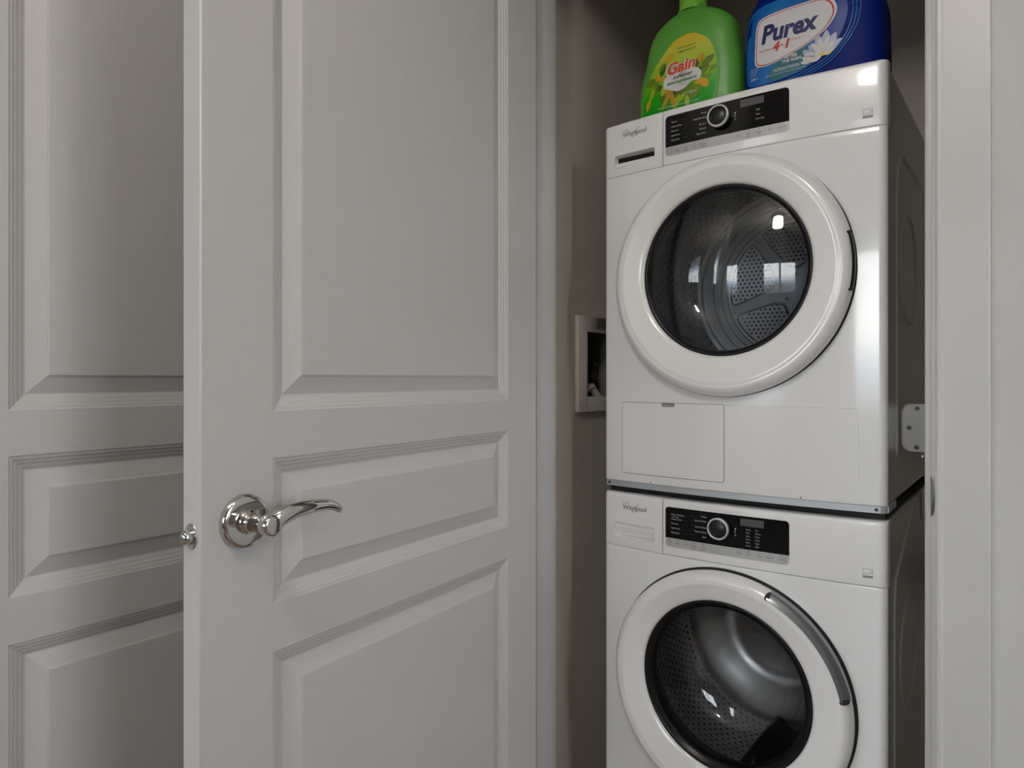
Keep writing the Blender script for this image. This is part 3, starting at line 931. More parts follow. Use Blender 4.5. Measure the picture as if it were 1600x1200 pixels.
    for x_ in (0.1740, 0.4130):
        b = MB(); rl = 0.0062 if x_ < 0.3 else 0.0074
        P = [[(x_ + q * math.cos(a), yf(x_) - 0.0013, 0.7500 + q * math.sin(a)) for a in [2 * PI * i / 24 for i in range(24)]] for q in (rl, rl - 0.0008)]
        b.grid(P, 24, 2, 0, False, True)
        if x_ > 0.3:
            b.add([(x_ - 0.0035, yf(x_) - 0.0013, 0.747), (x_ - 0.0035, yf(x_) - 0.0013, 0.753), (x_ + 0.0005, yf(x_) - 0.0013, 0.750)], [(0, 1, 2)])
            for q in (0.0015, 0.0035): b.add([(x_ + q, yf(x_) - 0.0013, 0.747), (x_ + q + 0.001, yf(x_) - 0.0013, 0.747), (x_ + q + 0.001, yf(x_) - 0.0013, 0.753), (x_ + q, yf(x_) - 0.0013, 0.753)], [(0, 1, 2, 3)])
        else:
            P = [[(x_ + q * math.cos(a), yf(x_) - 0.0013, 0.7500 + q * math.sin(a)) for a in [2 * PI * i / 24 for i in range(24)]] for q in (0.0040, 0.0034)]
            b.grid(P, 24, 2, 0, False, True)
        b.build('key_symbol', M['inklt'], strip, fixn=False)
    ktxt = (('Start\nDelay', 'Cycle\nSignal', 'Damp\nDry', 'Wrinkle\nShield'), ('Temp', 'More\nDry', 'Steam\nAdd', 'Dry')) if dryer else (('Delay', 'Soil', 'Extra\nRinse', 'Fresh\nHold'), ('Temp', 'Spin', 'Rinse', 'Options'))
    xs = (0.1925, 0.2120, 0.2315, 0.2515); xr = (0.3270, 0.3480, 0.3690, 0.3900)
    it2 = []
    for x_, s_ in list(zip(xs, ktxt[0])) + list(zip(xr, ktxt[1])):
        it2.append((s_, x_, 0.7490, 0.0046, dict(align='CENTER')))
        it2.append(('*', x_, 0.7520, 0.0080, dict(align='CENTER')))
    lettering(strip, it2, M['ink'], off=0.0013)
    b = MB()
    for x_ in (0.1825, 0.2020, 0.2220, 0.2415, 0.2615, 0.3165, 0.3375, 0.3585, 0.3795, 0.4005): rr(b, x_, x_ + 0.0004, 0.7445, 0.7570, 0.0013, 0.0002, n=1)
    b.build('printed_divider', M['wprint'] if not dryer else M['inklt'], strip)
    # maker's mark with its swoosh
    lettering(dr_, [('Whirlpool', 0.0532, 0.8080, 0.0158, dict(width=0.0625, space=0.95)), ('6TH SENSE', 0.0520, 0.8218, 0.0042, dict(width=0.0170))], M['ink'], off=0.0005)
    b = MB(); sf = lambda X, Z: yf(X) - 0.0007
    ell = []
    for i in range(60):
        a = 2 * PI * i / 59; ca_, sa_ = 0.0135 * math.cos(a), 0.0026 * math.sin(a); ro = R(48)
        ell.append((0.0875 + ca_ * math.cos(ro) - sa_ * math.sin(ro), 0.8135 + ca_ * math.sin(ro) + sa_ * math.cos(ro)))
    ribbon(b, ell, [0.0003 + 0.0006 * abs(math.sin(PI * i / 59)) for i in range(60)], sf)
    b.build('printed_swoosh', M['ink'], dr_, fixn=False)
    # small energy mark
    b = MB(); ex, ez_ = 0.5560, 0.7375
    for (a0, a1, c0, c1) in ((ex, ex + 0.017, ez_, ez_ + 0.0006), (ex, ex + 0.017, ez_ + 0.0165, ez_ + 0.0171), (ex, ex + 0.0006, ez_, ez_ + 0.017), (ex + 0.0164, ex + 0.017, ez_, ez_ + 0.017)):
        rr(b, a0, a1, c0, c1, 0.0006, 0.0003, n=1)
    rr(b, ex + 0.0005, ex + 0.0165, ez_ + 0.0005, ez_ + 0.0045, 0.0006, 0.0003, n=1)
    rib = smoothpoly([(ex + 0.002, ez_ + 0.0065), (ex + 0.007, ez_ + 0.0080), (ex + 0.012, ez_ + 0.0082), (ex + 0.0155, ez_ + 0.0115), (ex + 0.0115, ez_ + 0.0135)], 5, False)
    ribbon(b, rib, 0.0009, lambda X, Z: yf(X) - 0.0006)
    mk = b.build('printed_energy_mark', M['inklt'], cp, fixn=False)
    # ---- round door
    warp = lambda x: 0.5 * fbow(x) - 0.0085
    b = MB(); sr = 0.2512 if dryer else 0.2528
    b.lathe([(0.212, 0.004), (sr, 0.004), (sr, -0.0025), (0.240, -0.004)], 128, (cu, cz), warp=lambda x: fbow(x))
    b.build('door_shadow_ring', M['gap'], root)  # dark ring added behind the door to draw its shadow line
    b = MB(); gz = 0.0105   # the glass sits a little above the ring's centre
    if dryer:
        prof = [(0.200, 0.000), (0.244, -0.001), (0.2495, -0.004), (0.2505, -0.010), (0.2485, -0.018), (0.2430, -0.0260), (0.2355, -0.0305), (0.2290, -0.0325), (0.2277, -0.0318), (0.2265, -0.0325)]
    else:
        prof = [(0.200, 0.000), (0.243, -0.001), (0.2475, -0.004), (0.2495, -0.010), (0.2480, -0.019), (0.2430, -0.0270), (0.2360, -0.0315), (0.2290, -0.0335), (0.2277, -0.0328), (0.2265, -0.0335)]
    pr = [(r_, y, 0, 0) for r_, y in prof]
    inner = [(0.220, -0.0312), (0.208, -0.0283), (0.196, -0.0252), (0.186, -0.0225), (0.1800, -0.0200), (0.1772, -0.0165), (0.1765, -0.0110)]
    for k, (r_, y) in enumerate(inner): 
        f = (k + 1) / len(inner); pr.append((r_, y, 0.001 * f, gz * min(1, f * 1.15)))
    b.lathe(pr, 160, (cu, cz), warp=warp)
    door = b.build('porthole_door', M['ringw'], root)
    du_, dz_ = 0.001, gz
    gc = (cu + du_, cz + dz_)
    # dark rim of the glass
    b = MB()
    if dryer: rp = [(0.1772, -0.0120), (0.1765, -0.0160), (0.1745, -0.0165), (0.1690, -0.0140), (0.1660, -0.0080), (0.1640, 0.0000)]
    else: rp = [(0.1772, -0.0120), (0.1765, -0.0170), (0.1740, -0.0180), (0.1690, -0.0165), (0.1680, -0.0140), (0.1640, -0.0125), (0.1600, -0.0040), (0.1585, 0.0040)]
    b.lathe(rp, 128, gc, warp=warp)
    b.build('glass_rim', M['smoke'], door)
    b = MB()
    if dryer: gp = [(0.1665, -0.0080), (0.1640, -0.0020), (0.1600, 0.010), (0.1530, 0.030), (0.1460, 0.050), (0.1320, 0.066), (0.1050, 0.078), (0.0650, 0.085), (0.0300, 0.0875), (0.0005, 0.088)]
    else: gp = [(0.1610, -0.0060), (0.1560, 0.004), (0.1490, 0.018), (0.1420, 0.040), (0.1370, 0.064), (0.1270, 0.082), (0.1100, 0.094), (0.0800, 0.101), (0.0400, 0.104), (0.0005, 0.105)]
    b.lathe(gp, 128, gc, warp=lambda x: warp(cu))
    b.build('glass_bowl', M['bowl'], door)
    RG = 0.1675
    if dryer:
        b = MB()
        b.lathe([(RG, -0.013)] + [(RG * (1 - k / 12) + 0.0004, -0.013 - 0.027 * (1 - (1 - k / 12) ** 2)) for k in range(1, 13)], 96, gc, warp=lambda x: warp(cu))
        b.build('outer_glass', M['bowl'], door)
    # grip let into the rim of the door
    b = MB()
    if dryer:
        b.lathe([(0.2475, -0.0235), (0.2497, -0.0215), (0.2512, -0.0165), (0.2515, -0.0100), (0.2505, -0.0060)], 40, (cu, cz), 0, R(-11), R(14), warp=warp)
        gr = b.build('door_grip', M['smoke'], door)
    else:
        b.lathe([(0.2350, -0.0350), (0.2378, -0.0335), (0.2420, -0.0305), (0.2460, -0.0270), (0.2490, -0.0235), (0.2508, -0.0190), (0.2510, -0.010)], 70, (cu, cz), 0, R(12), R(66), warp=lambda x: warp(x) - 0.001)
        gr = b.build('door_grip', M['grip'], door)
    for a in ((R(-11), R(14)) if dryer else (R(12), R(66))):
        b = MB()
        rr_ = 0.2480 if dryer else 0.2415; s_ = 0.0045 if dryer else 0.0085
        px, pz = cu + rr_ * math.cos(a), cz + rr_ * math.sin(a)
        py = warp(px) - (0.0225 if dryer else 0.0325)
        P = []
        for k in range(2):
            P.append([(px + s_ * (math.cos(q) * math.cos(a) - 0.55 * math.sin(q) * math.sin(a)), py + 0.004 - 0.0042 * k - (0.0 if dryer else -0.35 * s_ * math.cos(q)), pz + s_ * (math.cos(q) * math.sin(a) + 0.55 * math.sin(q) * math.cos(a))) for q in [2 * PI * i / 20 for i in range(20)]])
        b.grid(P, 20, 2, 0, False, True); b.add(P[1], [tuple(range(20))])
        b.build('grip_end', M['gap'], gr)
    # ---- bulkhead, seal and drum
    b = MB()
    b.lathe([(0.2125, -0.002), (0.200, 0.012), (0.186, 0.016), (0.182, 0.024), (0.190, 0.034), (0.186, 0.044), (0.190, 0.056), (0.215, 0.062), (0.262, 0.064)], 96, gc)
    b.build('door_seal', M['rubber'], root)
    drum_e = bpy.data.objects.new
    b = MB()
    RD = 0.262 if dryer else 0.245
    YD = 0.455 if dryer else 0.36
    b.lathe([(0.205, 0.0), (RD, 0.004), (RD, YD - 0.09), (RD - 0.01, YD - 0.062)], 128)
    drum = b.build('drum', M['drum_d'] if dryer else M['drum_w'], root, loc=(gc[0], 0.062, gc[1] + (0.022 if dryer else 0)))
    hz = 0.02 if dryer else 0.0
    b = MB()
    if dryer:
        b.lathe([(RD - 0.01, YD - 0.062), (RD - 0.02, YD - 0.058), (RD - 0.028, YD - 0.048), (RD - 0.040, YD - 0.046), (RD - 0.044, YD - 0.030), (RD - 0.056, YD - 0.028), (RD - 0.060, YD - 0.012), (RD - 0.072, YD - 0.010), (0.187, YD - 0.002), (0.184, YD), (0.0005, YD)], 128)
        bp = b.build('drum_back', M['plate_d'], drum)
        for gr_, gy_ in ((0.2405, YD - 0.0585), (0.2185, YD - 0.032), (0.2020, YD - 0.014), (0.1880, YD - 0.004)):
            b = MB(); b.lathe([(gr_ - 0.0016, gy_ + 0.002), (gr_ - 0.0010, gy_ - 0.0015), (gr_ + 0.0010, gy_ - 0.0015), (gr_ + 0.0016, gy_ + 0.002)], 96); b.build('drum_seam', M['rubber'], drum)
        # raised star with five arms
        b = MB(); pts = []
        for k in range(5):
            a = R(198 + 72 * k); an = R(198 + 72 * k + 36)
            for dr2, da in ((0.176, -0.055), (0.176, 0.055)):
                pts.append((dr2 * math.cos(a + da), dr2 * math.sin(a + da)))
            pts += [(0.060 * math.cos(a + 0.28), 0.060 * math.sin(a + 0.28)), (0.048 * math.cos(an), 0.048 * math.sin(an)), (0.060 * math.cos(an + R(36) - 0.28), 0.060 * math.sin(an + R(36) - 0.28))]
        top = [(x, YD - 0.010, z) for x, z in pts]; mid = [(x * 1.0, YD - 0.008, z) for x, z in [(p[0] * 1.0, p[1] * 1.0) for p in pts]]
        low = [(x + 0.006 * (x / math.hypot(x, z)), YD - 0.0005, z + 0.006 * (z / math.hypot(x, z))) for x, z in pts]
        n = len(pts)
        b.grid([low, top], n, 2, 0, False, True)
        b.add(top + [(0, YD - 0.010, 0)], [(i, (i + 1) % n, n) for i in range(n)])
        b.build('drum_star', M['plate_d'], drum, fixn=True)
        # groove round each hole field, the hole field itself and the bolts of the hub
        for k in range(5):
            a = R(198 + 36 + 72 * k); b = MB()
            outl = smoothpoly([(0.056, 0.0), (0.062, 0.20), (0.078, 0.38), (0.120, 0.49), (0.168, 0.53), (0.177, 0.47), (0.177, 0.22), (0.177, 0.0), (0.177, -0.22), (0.177, -0.47), (0.168, -0.53), (0.120, -0.49), (0.078, -0.38), (0.062, -0.20)], 3)
            line = [(r_ * math.cos(a + q), r_ * math.sin(a + q)) for r_, q in outl]; line.append(line[0])
            P = []
            for x, z in line: P.append((x, YD - 0.002, z))
            b.tube(P, 0.0028, 6, cap=False)
            b.build('pressed_groove', M['rubber'], drum)
        b = MB()
        for i in range(-14, 15):
            for j_ in range(-16, 17):
                x = (i + (0.5 if j_ % 2 else 0)) * 0.0125; z = j_ * 0.0108
                rr2 = math.hypot(x, z)
                if not 0.066 < rr2 < 0.170: continue
                a = (math.atan2(z, x) - R(198 + 36)) % R(72)
                if a > R(36): a = R(72) - a
                if a > 0.57 - 0.0125 / rr2: continue
                vs = [(x + 0.0040 * math.cos(q), YD - 0.0025, z + 0.0040 * math.sin(q)) for q in [2 * PI * k / 10 for k in range(10)]]
                b.add(vs, [tuple(range(10))])
        h_ = b.build('drum_perforations', M['gap'], drum, fixn=False); h_['kind'] = 'stuff'
        for k in range(5):
            a = R(198 + 36 + 72 * k); b = MB()
            b.lathe([(0.0, YD - 0.013), (0.0045, YD - 0.0125), (0.005, YD - 0.0095)], 12, (0.036 * math.cos(a), 0.036 * math.sin(a)))
            b.build('bolt', M['screw'], drum)
        for k in range(3):
            a = R(100 + 120 * k); b = MB(); P = []
            for y in (0.03, 0.06, 0.27, 0.31):
                hgt = 0.038 if 0.04 < y < 0.3 else 0.004
                P.append([((RD - hh_) * math.cos(a + w_), y, (RD - hh_) * math.sin(a + w_)) for w_, hh_ in ((-0.13, 0.0), (-0.06, hgt * 0.8), (0, hgt), (0.06, hgt * 0.8), (0.13, 0.0))])
            b.grid(P, 5, 4, 0, True); b.build('drum_lifter', M['rubber'], drum)
    else:
        b.lathe([(RD - 0.01, YD - 0.062), (RD - 0.022, YD - 0.040), (RD - 0.045, YD - 0.036), (RD - 0.055, YD - 0.024), (RD - 0.075, YD - 0.022), (RD - 0.085, YD - 0.008), (0.12, YD - 0.004), (0.06, YD - 0.010), (0.0005, YD - 0.012)], 128)
        bp = b.build('drum_back', M['plate_w'], drum)
        for k in range(3):
            a = R(35 + 120 * k); b = MB(); P = []
            for y in (0.02, 0.045, 0.24, 0.29):
                hgt = 0.060 if 0.03 < y < 0.27 else 0.006
                P.append([((RD - hh_) * math.cos(a + w_), y, (RD - hh_) * math.sin(a + w_)) for w_, hh_ in ((-0.2, 0.0), (-0.10, hgt * 0.6), (-0.035, hgt * 0.95), (0, hgt), (0.035, hgt * 0.95), (0.10, hgt * 0.6), (0.2, 0.0))])
            b.grid(P, 7, 4, 0, True); b.build('drum_lifter', M['smoke'], drum)
    # ---- lower details
    if dryer:
        zb = lambda z: z - z_base
        fu0, fu1, fz0, fz1 = 0.0525, 0.2962, zb(0.8930), zb(1.0545)
        b = MB(); rr(b, fu0 - 0.0012, fu1 + 0.0012, fz0 - 0.0014, fz1 + 0.0012, 0.0003, 0.0003, rt=0.006, rb=0.006, n=12)
        b.build('flap_seam', M['seam'], root)
        b = MB(); rr(b, fu0, fu1, fz0, fz1, 0.0010, 0.0009, rt=0.005, rb=0.005, n=12)
        fl = b.build('access_flap', M['enamel'], root)
        b = MB(); rr(b, 0.155, 0.1855, fz1 - 0.0075, fz1 + 0.0012, 0.0012, 0.0006, rb=0.002, n=3); nch = b.build('flap_catch', M['seam'], fl)
        b = MB(); rr(b, 0.158, 0.1825, fz1 - 0.0065, fz1 - 0.0025, 0.0016, 0.0006, n=3); b.build('catch_lip', M['steel'], nch)
        # pressed rectangle to the right of the flap: a raised welt along its edge
        for pts_ in ([(0.300, fz1), (0.42, fz1), (0.536, fz1), (0.544, fz1 - 0.003), (0.547, fz1 - 0.011), (0.547, fz1 - 0.08), (0.547, fz0 + 0.012), (0.5455, fz0 + 0.006)],):
            line = smoothpoly(pts_, 4, False)
            b = MB(); b.tube([(u, yf(u) + 0.0009, z) for u, z in line], 0.0016, 8, up=(0, 1, 0))
            b.build('pressed_welt', M['enamel'], root)
        # metal trim under the cabinet with its screws
        b = MB(); us = cols(0.0045, W - 0.0005, 20)
        P = [[(u, yf(u) + 0.003, z) for u in us] for z in (0.001, 0.0135)]
        b.grid(P, len(us), 2, 0, False)
        b.grid([P[0], [(p[0], p[1] + 0.02, p[2]) for p in P[0]]], len(us), 2, 0, False)
        b.box(W - 0.0030, W + 0.0005, 0.013, 0.10, 0.001, 0.0135)
        tr_ = b.build('stacking_trim', M['flange'], root)
        for u in (0.015, 0.578):
            b = MB(); b.lathe([(0.0, yf(u) + 0.0008), (0.0022, yf(u) + 0.0008), (0.0032, yf(u) + 0.002), (0.0034, yf(u) + 0.0035)], 14, (u, 0.0075)); b.build('screw', M['screw'], tr_)
        for u in (0.125, 0.447):
            b = MB(); rr(b, u, u + 0.0018, 0.0165, 0.0200, 0.0002, 0.0004, n=1); b.build('vent_slit', M['gap'], root)
        b = MB(); b.box(0.008, W - 0.006, 0.02, MDEP - 0.01, -0.0125, 0.0005); b.build('stacking_frame', M['gap'], root)
    else:
        b = MB(); rr(b, 0.004, W - 0.004, 0.012, 0.068, -0.006, 0.012, n=16); b.build('kick_plate', M['plastic'], root)
        for x_, y_ in ((0.05, 0.06), (W - 0.05, 0.06), (0.05, MDEP - 0.06), (W - 0.05, MDEP - 0.06)):
            b = MB(); P = [[(x_ + r_ * math.cos(q), y_ + r_ * math.sin(q), z) for q in [2 * PI * i / 20 for i in range(20)]] for r_, z in ((0.022, 0.0), (0.022, 0.010), (0.008, 0.014), (0.008, 0.075))]
            b.grid(P, 20, 4, 0, True, True); b.add(P[0], [tuple(range(20))]); b.build('foot', M['rubber'], root)
        b = MB(); b.box(0.006, W - 0.006, 0.03, MDEP - 0.004, 0.0685, 0.071); b.build('base_plate', M['side'], root)
    return root

machine('washing_machine', 0.0, False, 'white front-loading washing machine under the dryer, long grey grip on its round door', 'washing machine')
machine('tumble_dryer', 0.858, True, 'white tumble dryer stacked on top with a perforated drum behind glass', 'dryer')

# ------------------------------------------------------------------ bottles on the dryer
def superloft(mb, secs, n=64, e=3.6):
    P = []
    for z, cx_, hw_, cy_, hd in secs:
        row = []
        for i in range(n):
            a = 2 * PI * i / n; c_, s_ = math.cos(a), math.sin(a)
            row.append((cx_ + hw_ * math.copysign(abs(c_) ** (2 / e), c_), cy_ + hd * math.copysign(abs(s_) ** (2 / e), s_), z))
        P.append(row)
    mb.grid(P, n, len(secs), 0, True, True)
    mb.add(P[0], [tuple(reversed(range(n)))]); mb.add(P[-1], [tuple(range(n))])
def sec_surf(secs, e=3.6):
    def f(x, z):
        for a, c_ in zip(secs, secs[1:]):
            if a[0] <= z <= c_[0] or c_ is secs[-1]:
                t = max(0, min(1, (z - a[0]) / (c_[0] - a[0])))
                q = [a[i] + (c_[i] - a[i]) * t for i in range(5)]
                d = min(1, abs((x - q[1]) / q[2]))
                return q[3] - q[4] * (1 - d ** e) ** (1 / e)
    return f
def loc_secs(s, n=5): return smoothpoly(s, n, False)

DTOP = 0.858 + 0.844 - 0.0005
MO = Vector((-0.8066, 1.4318, 0)); ca_, sa_ = math.cos(R(-0.43)), math.sin(R(-0.43))
def mloc(u, y, z): return (MO.x + u * ca_ - y * sa_, MO.y + u * sa_ + y * ca_, z)

# --- green softener bottle; local x from its left side
g = empty('softener_bottle', mloc(0.055, 0.0, DTOP), R(-0.43))
tag(g, 'green fabric softener bottle with a yellow-green flowered label, on the dryer', 'bottle')
gs = loc_secs([(0.0, 0.124, 0.112, 0.100, 0.046), (0.006, 0.123, 0.119, 0.100, 0.053), (0.03, 0.123, 0.1235, 0.100, 0.056), (0.07, 0.123, 0.1230, 0.100, 0.056), (0.11, 0.126, 0.1195, 0.100, 0.055),
               (0.145, 0.128, 0.1110, 0.100, 0.054), (0.185, 0.130, 0.104, 0.100, 0.052), (0.215, 0.130, 0.092, 0.100, 0.047), (0.240, 0.128, 0.062, 0.100, 0.038), (0.252, 0.125, 0.036, 0.100, 0.030), (0.262, 0.125, 0.030, 0.100, 0.029)])
b = MB(); superloft(b, gs); b.build('bottle_body', M['grn'], g)
gsf = sec_surf(gs)
b = MB()
P = [[(0.125 + r_ * math.cos(q), 0.100 + r_ * math.sin(q), z) for q in [2 * PI * i / 40 for i in range(40)]] for r_, z in ((0.034, 0.255), (0.034, 0.262), (0.032, 0.266), (0.031, 0.300), (0.029, 0.304), (0.0005, 0.305))]
b.grid(P, 40, len(P), 0, True, True); b.build('cap', M['grncap'], g)
L2 = lambda pts: [(x - 0.055, z - DTOP) for x, z in pts]
off = lambda k: (lambda X, Z: gsf(X, Z) - k)
rim = smoothpoly(L2([(0.0780, 1.7040), (0.0750, 1.7400), (0.0770, 1.7810), (0.0900, 1.8090), (0.1100, 1.8370), (0.1350, 1.8650), (0.1600, 1.8850), (0.2000, 1.8900), (0.2380, 1.8720), (0.2560, 1.8400), (0.2630, 1.8000), (0.2610, 1.7600), (0.2530, 1.7250), (0.2450, 1.7040)]), 4)
b = MB(); patch(b, rim, off(0.0018), 0, 5)
ring_b = [(x, off(0.0018)(x, z), z) for x, z in rim]; ring_i = [(x, off(-0.002)(x, z), z) for x, z in rim]
b.grid([ring_b, ring_i], len(rim), 2, 0, True, True)
lab = b.build('label_facet', M['grn'], g)
lbl = smoothpoly(L2([(0.0830, 1.7050), (0.0800, 1.7400), (0.0815, 1.7780), (0.0940, 1.8070), (0.1130, 1.8340), (0.1380, 1.8610), (0.1620, 1.8800), (0.1990, 1.8850), (0.2340, 1.8650), (0.2500, 1.8350), (0.2565, 1.7980), (0.2545, 1.7600), (0.2460, 1.7260), (0.2400, 1.7050)]), 4)
b = MB(); patch(b, lbl, off(0.0024), 0, 6); lab = b.build('label', M['glabel'], g, fixn=False)
def leaf_shape(cx_, cz_, l, wd_, a, n=12):
    pts = []
    for i in range(n + 1):
        t = i / n; pts.append((l * (t - 0.5), wd_ / 2 * math.sin(PI * t) ** 0.8))
    for i in range(1, n):
        t = 1 - i / n; pts.append((l * (t - 0.5), -wd_ / 2 * math.sin(PI * t) ** 0.8))
    return [(cx_ + x * math.cos(a) - z * math.sin(a), cz_ + x * math.sin(a) + z * math.cos(a)) for x, z in pts]
def prints(parent, name, mat, shapes, k, surf=None):
    b = MB()
    for p in shapes: patch(b, p, (surf or off)(k), 0, 2)
    return b.build(name, mat, parent, fixn=False)
X0 = 0.055
def LF(u, z, l, w_, deg): return leaf_shape(u - X0, z - DTOP, l, w_, R(deg))
prints(lab, 'printed_dark_leaves', M['leafd'], [LF(0.130, 1.818, 0.034, 0.014, 70), LF(0.226, 1.799, 0.030, 0.016, 20), LF(0.121, 1.780, 0.030, 0.014, 150), LF(0.160, 1.752, 0.032, 0.018, -60), LF(0.212, 1.812, 0.022, 0.010, 80)], 0.0028)
prints(lab, 'printed_leaves', M['leafp'], [LF(0.099, 1.797, 0.030, 0.020, 20), LF(0.113, 1.780, 0.034, 0.014, 75), LF(0.237, 1.812, 0.038, 0.016, 35), LF(0.246, 1.794, 0.028, 0.011, 15), LF(0.236, 1.777, 0.024, 0.010, 5),
                                          LF(0.130, 1.760, 0.030, 0.016, 80), LF(0.172, 1.757, 0.036, 0.020, 75), LF(0.200, 1.752, 0.050, 0.034, 5), LF(0.128, 1.825, 0.022, 0.010, 60), LF(0.228, 1.790, 0.024, 0.014, 60)], 0.0031)
prints(lab, 'printed_lime_petals', M['lime'], [LF(0.104, 1.768, 0.036, 0.010, 65), LF(0.132, 1.770, 0.026, 0.013, 75), LF(0.190, 1.734, 0.030, 0.012, 95), LF(0.165, 1.738, 0.034, 0.014, 65), LF(0.238, 1.789, 0.020, 0.004, 40), LF(0.178, 1.745, 0.026, 0.010, 50)], 0.0034)
prints(lab, 'printed_golden_petals', M['yprint'], [LF(0.120, 1.803, 0.018, 0.016, -20), LF(0.130, 1.796, 0.014, 0.010, 20), LF(0.147, 1.764, 0.036, 0.020, 80), LF(0.138, 1.742, 0.034, 0.010, 60), LF(0.156, 1.744, 0.034, 0.012, 95), LF(0.094, 1.747, 0.030, 0.012, 70),
                                                  LF(0.230, 1.765, 0.028, 0.018, -50), LF(0.218, 1.771, 0.024, 0.013, 20), LF(0.222, 1.822, 0.024, 0.012, 70), LF(0.145, 1.842, 0.030, 0.012, 25)], 0.0037)
cloud = []
cc = (0.178 - X0, 1.7865 - DTOP)
base = smoothpoly([(-0.045, 0.000), (-0.040, 0.012), (-0.022, 0.016), (-0.005, 0.018), (0.020, 0.022), (0.038, 0.014), (0.046, 0.002), (0.040, -0.010), (0.022, -0.012), (0.008, -0.022), (-0.010, -0.026), (-0.030, -0.019), (-0.044, -0.012)], 4)
cloud = [(cc[0] + x, cc[1] + z) for x, z in base]
prints(lab, 'printed_cloud', M['wprint'], [cloud], 0.0040)
b = MB(); lay_text(b, 'Gain', 0.1375 - X0, 1.8005 - DTOP, 0.036, off(0.0043), width=0.0725, bold=0.0030, shear=0.25, rot=R(4)); b.build('lettering_outline', M['wprint'], lab, fixn=False)
b = MB(); lay_text(b, 'Gain', 0.1395 - X0, 1.8015 - DTOP, 0.036, off(0.0046), width=0.0675, bold=0.0011, shear=0.25, rot=R(4)); b.build('lettering', M['ored'], lab, fixn=False)
b = MB(); lay_text(b, 'softener', 0.1560 - X0, 1.7895 - DTOP, 0.0115, off(0.0044), width=0.048, bold=0.0003, shear=0.3, rot=R(2)); lay_text(b, 'fabric', 0.175 - X0, 1.7985 - DTOP, 0.0050, off(0.0044), width=0.012, shear=0.2)
b.build('lettering', M['dtext'], lab, fixn=False)
b = MB(); lay_text(b, 'assouplissant', 0.1420 - X0, 1.7790 - DTOP, 0.0105, off(0.0044), width=0.0720, bold=0.0003, shear=0.3, rot=R(1)); lay_text(b, 'textile', 0.172 - X0, 1.7725 - DTOP, 0.0045, off(0.0044), width=0.012, shear=0.2)
b.build('lettering', M['gtext'], lab, fixn=False)
b = MB(); lay_text(b, 'original', 0.1880 - X0, 1.7500 - DTOP, 0.0075, off(0.0040), width=0.0250, shear=0.2)
lay_text(b, 'WITH EXTREMELY LONG-LASTING SCENT', 0.118 - X0, 1.7285 - DTOP, 0.0050, off(0.0040), width=0.100)
b.build('lettering', M['wprint'], lab, fixn=False)
b = MB(); lay_text(b, 'a Second Burst', 0.1660 - X0, 1.8470 - DTOP, 0.0070, off(0.0040), width=0.044, rot=R(1)); lay_text(b, 'FRESHNESS BOOST', 0.1660 - X0, 1.8560 - DTOP, 0.0045, off(0.0040), width=0.044, rot=R(1))
b.build('lettering', M['dtext'], lab, fixn=False)

# --- blue detergent bottle
BX = 0.301
bl = empty('detergent_bottle', mloc(BX, 0.0, DTOP), R(-0.43))
tag(bl, 'large dark blue laundry detergent bottle with a white flower label, on the dryer', 'bottle')
bs = loc_secs([(0.0, 0.140, 0.132, 0.115, 0.060), (0.005, 0.142, 0.1355, 0.115, 0.067), (0.03, 0.143, 0.1385, 0.115, 0.070), (0.09, 0.143, 0.1380, 0.115, 0.070), (0.15, 0.143, 0.135, 0.115, 0.069),
               (0.19, 0.138, 0.124, 0.115, 0.064), (0.215, 0.125, 0.098, 0.115, 0.056), (0.235, 0.100, 0.064, 0.115, 0.044), (0.245, 0.090, 0.040, 0.115, 0.036), (0.258, 0.088, 0.034, 0.115, 0.034)])
b = MB(); superloft(b, bs, e=4.2); b.build('bottle_body', M['blu'], bl)
bsf = sec_surf(bs, 4.2)
boff = lambda k: (lambda X, Z: bsf(X, Z) - k)
b = MB()
P = [[(0.088 + r_ * math.cos(q), 0.115 + r_ * math.sin(q), z) for q in [2 * PI * i / 40 for i in range(40)]] for r_, z in ((0.039, 0.250), (0.039, 0.258), (0.036, 0.262), (0.035, 0.302), (0.032, 0.306), (0.0005, 0.307))]
b.grid(P, 40, len(P), 0, True, True); b.build('cap', M['wprint'], bl)
b = MB(); b.tube(smoothpoly([(0.135, 0.115, 0.225), (0.165, 0.115, 0.262), (0.205, 0.115, 0.268), (0.240, 0.115, 0.240), (0.258, 0.115, 0.195), (0.256, 0.115, 0.165)], 6, False), 0.016, 20, sc=(1.1, 0.9), up=(0, 1, 0))
b.build('handle', M['blu'], bl)
def B2(pts): return [(x - BX, z - DTOP) for x, z in pts]
lblb = smoothpoly(B2([(0.3190, 1.7500), (0.3170, 1.7900), (0.3175, 1.8600), (0.3400, 1.8950), (0.4200, 1.8980), (0.4950, 1.8850), (0.5200, 1.8450), (0.5100, 1.7950), (0.4850, 1.7620), (0.4550, 1.7450), (0.4200, 1.7330), (0.3600, 1.7280), (0.3270, 1.7330)]), 4)
b = MB(); patch(b, lblb, boff(0.0010), 0, 6); lb = b.build('label', M['blabel'], bl, fixn=False)
prints(lb, 'printed_teal_field', M['teal'], [smoothpoly(B2([(0.368, 1.732), (0.372, 1.752), (0.388, 1.768), (0.430, 1.782), (0.470, 1.792), (0.490, 1.785), (0.475, 1.762), (0.450, 1.745), (0.420, 1.735)]), 4)], 0.0014, boff)
prints(lb, 'printed_blue_glow', M['sky'], [smoothpoly(B2([(0.322, 1.775), (0.322, 1.835), (0.334, 1.835), (0.332, 1.775)]), 4), smoothpoly(B2([(0.440, 1.780), (0.448, 1.790), (0.462, 1.797), (0.458, 1.780)]), 4)], 0.0017, boff)
